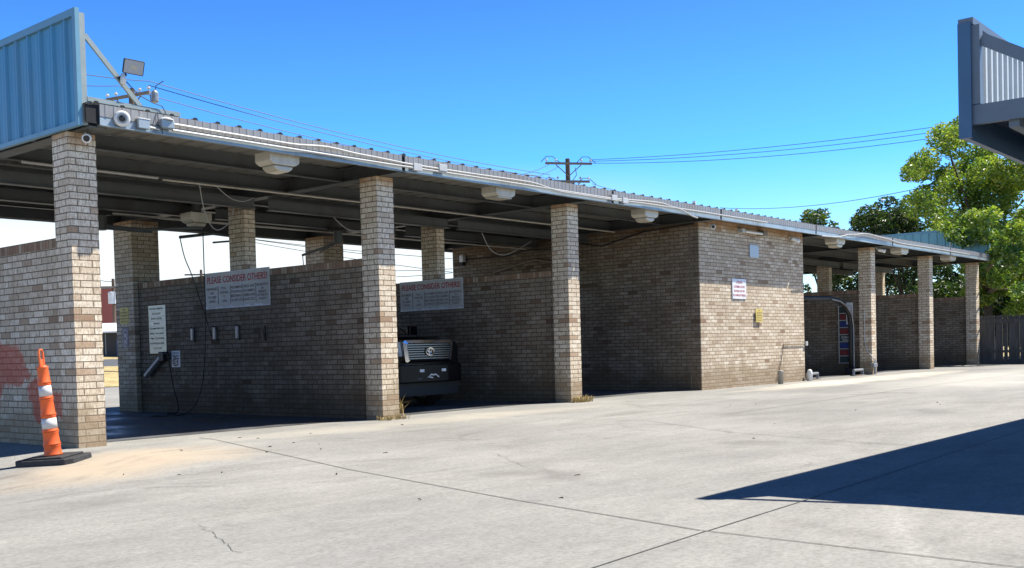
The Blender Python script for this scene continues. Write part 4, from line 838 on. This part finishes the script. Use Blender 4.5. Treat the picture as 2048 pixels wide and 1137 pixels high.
# ---------------------------------------------------------------- fence
fe = thing('wooden_fence', (41.7, -6, 0), 'weathered dark board fence with narrow gaps behind the last pier', 'fence'); random.seed(4)
bd = MB(); y = .25
while y > -26:
    w = rnd(.11, .15); bd.box((41.66+rnd(-.01, .01), y-w, .06), (41.69, y, 1.78+rnd(-.03, .03))); y -= w+rnd(.0, .045)*(1 if rnd(0, 1) > .35 else .1)
o = bd.build('boards', M['wood'], fe)
rl = MB(); rl.box((41.60, -26, .42), (41.65, .3, .52)); rl.box((41.60, -26, 1.5), (41.65, .3, 1.66)); rl.box((41.60, -26, .0), (41.65, .3, .18)); rl.build('rails', M['wood'], fe)
for k in range(9): MB().box((41.70, -.2-k*3, 0), (41.80, -.1-k*3, 1.7)).build('post', M['wood'], fe)

# ---------------------------------------------------------------- trees
def tree(name, label, x, y, h, clumps, nleaf, lsize, mat, seed, trunk=.16, group='trees behind the car wash', cat='tree', limbs=10):
    random.seed(seed); z0 = zg(x, y); t = thing(name, (x, y, z0), label, cat, group)
    tr = MB(); base = Vector((x, y, z0-.1)); fork = base+Vector((rnd(-.3, .3), rnd(-.3, .3), h*.34))
    tr.tube([base, base.lerp(fork, .5)+Vector((rnd(-.1, .1), 0, 0)), fork], trunk, 9, r1=trunk*.75)
    for c in random.sample(clumps, min(limbs, len(clumps))):
        e = Vector((c[0], c[1], c[2])); mid = fork.lerp(e, .5)+Vector((rnd(-.3, .3), rnd(-.3, .3), rnd(.0, .4))); tr.tube([fork, mid, e], trunk*.45, 6, r1=.02)
    tr.build('trunk', M['bark'], t)
    vs = []; fs = []; var = []; tot = sum(c[3]**2 for c in clumps)
    for (cx, cy, cz, r) in clumps:
        k = int(nleaf*r*r/tot); 
        for i in range(k):
            u = Vector((random.gauss(0, 1), random.gauss(0, 1), random.gauss(0, 1))).normalized()*r*(rnd(.25, 1)**.45)
            u.z *= .8; p = Vector((cx, cy, cz))+u
            s_ = lsize*rnd(.45, 1.5); a = Vector((rnd(-1, 1), rnd(-1, 1), rnd(-.8, .5))).normalized(); b = a.cross(Vector((rnd(-1, 1), rnd(-1, 1), rnd(-1, 1)))).normalized()*.42
            n0 = len(vs); vs += [p-a*s_*.5, p+b*s_*.5, p+a*s_*.5, p-b*s_*.5]; fs.append((n0, n0+1, n0+2, n0+3)); var.append(rnd(0, 1))
    base = Vector((x, y, z0)); me = bpy.data.meshes.new('crown'); me.from_pydata([tuple(v-base) for v in vs], [], fs); me.update()
    at = me.attributes.new('leafvar', 'FLOAT', 'FACE'); at.data.foreach_set('value', var)
    me.materials.append(mat); o = bpy.data.objects.new('crown', me); COL.objects.link(o); o.parent = t
    return t
def ray3(px, py, tt):     # point at distance tt along a sight line: only used to lay out the far trees on the ground plan
    d = fw+(px-1024)/2136.26*r2-(py-755.42)/2136.26*u2; return Vector((0, -12.07, 1.0535))+d*tt
random.seed(21)
cl = []
for px, py, r in ((1850, 330, 1.0), (1900, 290, 1.1), (1850, 400, .9), (1905, 370, 1.2), (1960, 330, 1.3), (1990, 400, 1.4), (2040, 350, 1.3), (1930, 440, 1.1), (1880, 450, .8), (1990, 480, 1.3), (2060, 440, 1.4), (1950, 520, 1.1), (2010, 560, 1.2), (2080, 520, 1.3), (2070, 300, 1.1), (1905, 500, .7), (1985, 280, .8), (1835, 350, .6), (1960, 590, .8), (2050, 610, 1.0), (2110, 400, 1.5), (2120, 560, 1.3), (1870, 470, .6), (1925, 255, .55), (1890, 262, .4)):
    for k in range(3):
        p = ray3(px+rnd(-16, 16), py+rnd(-16, 16), 47+rnd(-2.2, 2.2)); cl.append((p.x, p.y, p.z, r*rnd(.5, .95)))
for px, py, r, d in ((1895, 455, .42, 39.3), (1925, 470, .45, 39), (1965, 470, .5, 38.8), (2000, 500, .5, 38.6), (1985, 440, .5, 38.6), (2030, 460, .6, 38.4), (2040, 520, .6, 38.3), (1945, 440, .45, 39), (1995, 555, .45, 38.6), (2045, 580, .5, 38.4), (1978, 520, .35, 38.7)):
    for k in range(2):
        p = ray3(px+rnd(-12, 12), py+rnd(-10, 10), d+rnd(-.2, .2)); cl.append((p.x, p.y, p.z, r*rnd(.7, 1)))
b0 = ray3(1985, 700, 47)
tree('broadleaf_tree', 'tall sunlit yellow-green tree rising above the fence at the right edge', b0.x, b0.y, 9, cl, 72000, .165, M['leaf_bright'], 2, .22, limbs=16)
def blobtree(px, top, wpx, dist, nleaf, mat, label, seed, lsize=.26, bot=600):
    random.seed(seed); cl = []; n = 46; mpp = dist/2136.0
    for i in range(n):
        fx_ = rnd(-1, 1); fy = rnd(0, 1); hw = wpx/2*math.sqrt(max(.1, 1-(1-fy-.45)**2*1.1))
        yy = top+25+(bot-top)*fy
        p = ray3(px+fx_*hw, yy, dist+rnd(-2, 2)); cl.append((p.x, p.y, max(p.z, .9), rnd(.6, 1.2)*wpx*mpp/5.0))
    b = ray3(px, 700, dist); tree('evergreen_tree', label, b.x, b.y, 7, cl, nleaf, lsize, mat, seed+50, .16, limbs=12)
blobtree(1658, 402, 112, 60, 14000, M['leaf_mid'], 'round olive-green tree top peeking over the roof right of the brick room', 31, .2, bot=650)
blobtree(1765, 408, 130, 58, 18000, M['leaf_dark'], 'dark green tree over the roof between the round tree top and the sunlit tree', 32, .2, bot=660)
blobtree(1828, 385, 140, 56, 18000, M['leaf_dark'], 'dark tree directly left of the tall sunlit tree above the teal parapet', 33, .2, bot=670)
blobtree(1925, 500, 120, 53, 14000, M['leaf_dark'], 'dense dark tree seen between the last two piers', 34, .2, bot=680)
blobtree(1985, 520, 130, 52, 14000, M['leaf_dark'], 'dappled green tree low behind the fence at the right edge', 35, .2, bot=690)
blobtree(2075, 420, 150, 51, 11000, M['leaf_mid'], 'dark tree behind the fence partly outside the right edge', 36, .2, bot=690)

# ---------------------------------------------------------------- utility poles and wires
def pole(x, y, top, arm_dir, arms, label, brace=True, r=.15, ins=True, group='utility poles'):
    z0 = zg(x, y); t = thing('utility_pole', (x, y, z0), label, 'utility pole', group)
    MB().tube([(x, y, z0-.2), (x, y, (z0+top)/2), (x, y, top)], r*1.15, 12, r1=r*.85).build('pole', M['pole_wood'], t)
    d = Vector((*arm_dir, 0)).normalized(); pd = Vector((-d.y, d.x, 0)); pts = []
    for za, ha in arms:
        T = frame(Vector((x, y, za))-pd*(r+.06), d, (0, 0, 1)); MB().box((-ha, -.06, -.05), (ha, .06, .05), T).build('crossarm', M['grey_wood'], t)
        if brace:
            b = MB()
            for s_ in (-1, 1): bar(b, Vector((x, y, za-.7))-pd*(r+.02), Vector((x, y, za-.06))-pd*(r+.02)+d*s_*ha*.55, .05, .02, tuple(pd))
            b.build('brace', M['grey_wood'], t)
        if ins:
            for f in (-.95, -.55, .55, .95):
                c = Vector((x, y, za+.06))-pd*(r+.06)+d*f*ha; T2 = Matrix.Translation(c)
                MB().lathe([(.02, 0), (.02, .08), (.07, .09), (.08, .13), (.04, .17), (.05, .2)], 10, T2).build('insulator', M['porcelain'], t); pts.append(c+Vector((0, 0, .2)))
    return t, pts
def wire(a, b, sag, r, label):
    a = Vector(a); b = Vector(b); P_ = [a.lerp(b, i/16)-Vector((0, 0, sag*4*(i/16)*(1-i/16))) for i in range(17)]
    tag(MB().tube(P_, r, 5).build('power_line', M['wire']), label, 'power line', 'power lines')
p1 = ray3(263, 178, 45); p2 = ray3(1135, 318, 60)
t1, q1 = pole(p1.x, p1.y, p1.z, (.22, -.97), [(p1.z-.35, 1.25)], 'weathered utility pole behind the floodlight at the roof corner')
t2, q2 = pole(p2.x, p2.y, p2.z, (.80, -.60), [(p2.z-.3, 1.35), (p2.z-1.3, 1.2)], 'utility pole with two crossarms over the middle of the roof')
cs = Vector((0, 0, 0)); T = Matrix.Translation(p1+Vector((.62, -.76, -.35))); MB().lathe([(.12, -.25), (.15, -.2), (.15, .15), (.08, .25)], 12, T).build('surge_can', M['grime_metal'], t1)
MB().tube([p1+Vector((.25, -1.0, -.35)), p1+Vector((.4, -.8, -.6)), p1+Vector((.6, -.76, -.5)), p1+Vector((.66, -.8, .1)), p1+Vector((.9, -1.0, .3))], .02, 5).build('jumper', M['wire'], t1)
b = MB()
for s_ in (-1, 1):
    for zz in (-.2, -1.4):
        c = p2+Vector((.8, -.6, 0))*s_*1.05+Vector((0, 0, zz+.1)); b.tube([c+Vector((-.4, .3, -.1)), c+Vector((-.15, .1, .22)), c+Vector((.15, -.1, .22)), c+Vector((.5, -.35, -.12))], .02, 5)
b.tube([p2+Vector((.3, -.3, -.5)), p2+Vector((.35, -.35, -.9)), p2+Vector((.1, -.1, -1.4))], .02, 5)
b.build('jumper', M['wire'], t2)
L1 = ray3(60, 128, 38); L2 = ray3(60, 158, 38); A3 = ray3(300, 163, 45); A2 = ray3(235, 172, 45)
wire(L1, A3, .1, .017, 'upper power line between the blue parapet and the first utility pole')
wire(L2, A2, .1, .017, 'lower power line between the blue parapet and the first utility pole')
wire(A3, ray3(1100, 350, 60), .35, .017, 'topmost long power line running down from the first pole towards the second')
wire(ray3(297, 171, 45), ray3(1090, 356, 60), .35, .017, 'second long power line just beneath the topmost between the poles')
wire(A2, ray3(1075, 352, 60), .5, .017, 'lowest long power line close above the ribbed roof edge')
wire(ray3(1182, 320, 60), ray3(2300, 183, 46), .5, .015, 'highest of three power lines rising to the right edge')
wire(ray3(1178, 323, 60), ray3(2300, 192, 46), .6, .015, 'middle of three power lines rising to the right edge')
wire(ray3(1184, 327, 60), ray3(2300, 202, 46), .7, .015, 'lowest of three power lines rising to the right edge')
wire(ray3(1184, 368, 60), ray3(1330, 402, 70), .1, .015, 'short power line dropping from the second pole behind the roof')
wire(ray3(1100, 328, 60), ray3(1030, 352, 54), .1, .015, 'line slanting down left from the second pole upper crossarm')
wire(ray3(1118, 333, 60), ray3(1050, 360, 54), .1, .015, 'second line slanting down left beside the second pole')
wire(ray3(1440, 416, 75), ray3(1900, 363, 52), .5, .017, 'single thin line crossing the sky into the sunlit tree')
# far poles beyond the bays
p3 = ray3(402, 540, 85); pole(p3.x, p3.y, p3.z, (.77, -.64), [(p3.z-.4, 1.25)], 'distant utility pole seen through the first bay above the banner', False, .12, False)
p4 = ray3(226, 558, 62); t4, q4 = pole(p4.x, p4.y, p4.z, (.77, -.64), [(p4.z-.5, 1.0)], 'distant pole with a transformer in the gap right of the first pier', False, .10, False)
T = Matrix.Translation(p4+Vector((-.1, .0, -1.1))); MB().lathe([(.22, -.35), (.22, .3), (.12, .38)], 14, T).build('transformer', M['porcelain'], t4)
for (a, b_, c_, d_, lb) in ((330, 452, 760, 512, 'dark line slanting across the bright sky in the first bay'), (500, 478, 905, 518, 'upper of two lines behind the middle piers'), (500, 484, 905, 545, 'lower of two lines behind the middle piers'), (690, 540, 905, 538, 'flat line in the gap left of the brick room'), (690, 556, 905, 546, 'lowest line in the gap left of the brick room'), (195, 559, 232, 562, 'short line running to the transformer pole')):
    wire(ray3(a, b_, 70), ray3(c_, d_, 70), .1, .02, lb)
# ---------------------------------------------------------------- buildings over the road
b0 = ray3(215, 705, 58)
t = thing('shed', (b0.x, b0.y, b0.z), 'low dark shed with a white roof across the road beyond the first pier', 'shed')
d = Vector((.643, -.766, 0)); T = frame((b0.x, b0.y, zg(b0.x, b0.y)), d, (0, 0, 1))
MB().box((-3.6, 0, -4), (1.6, 1.35, 0), T).build('wall', M['shed'], t)
rf = MB(); rf.add([(-3.8, 1.38, .3), (1.9, 1.38, .3), (1.9, 1.9, -2), (-3.8, 1.9, -2), (1.9, 1.38, -4.3), (-3.8, 1.38, -4.3), (-3.8, 1.30, .3), (1.9, 1.30, .3), (1.9, 1.30, -4.3), (-3.8, 1.30, -4.3)], [(0, 1, 2, 3), (3, 2, 4, 5), (6, 7, 1, 0), (7, 8, 4, 2, 1), (9, 6, 0, 3, 5), (8, 7, 6, 9)], T); rf.build('roof', M['white_roof'], t)
MB().box((.5, .0, .0), (1.0, 1.0, .02), T).build('door', M['bluebox'], t)
sl_ = MB()
for k in range(9): sl_.box((-3.3+k*.4, .1, .0), (-3.26+k*.4, 1.25, .015), T)
sl_.build('slat', M['grime_metal'], t)
b1 = ray3(215, 690, 72)
t = thing('red_building', (b1.x, b1.y, b1.z), 'faded red flat-roofed building behind the white-roofed shed', 'building'); T = frame((b1.x, b1.y, zg(b1.x, b1.y)), d, (0, 0, 1))
MB().box((-8, 0, -9), (5, 4.0, 0), T).build('wall', M['red_wall'], t); MB().box((-8.1, 4.0, -9.1), (5.1, 4.1, .1), T).build('roof', M['slate'], t)
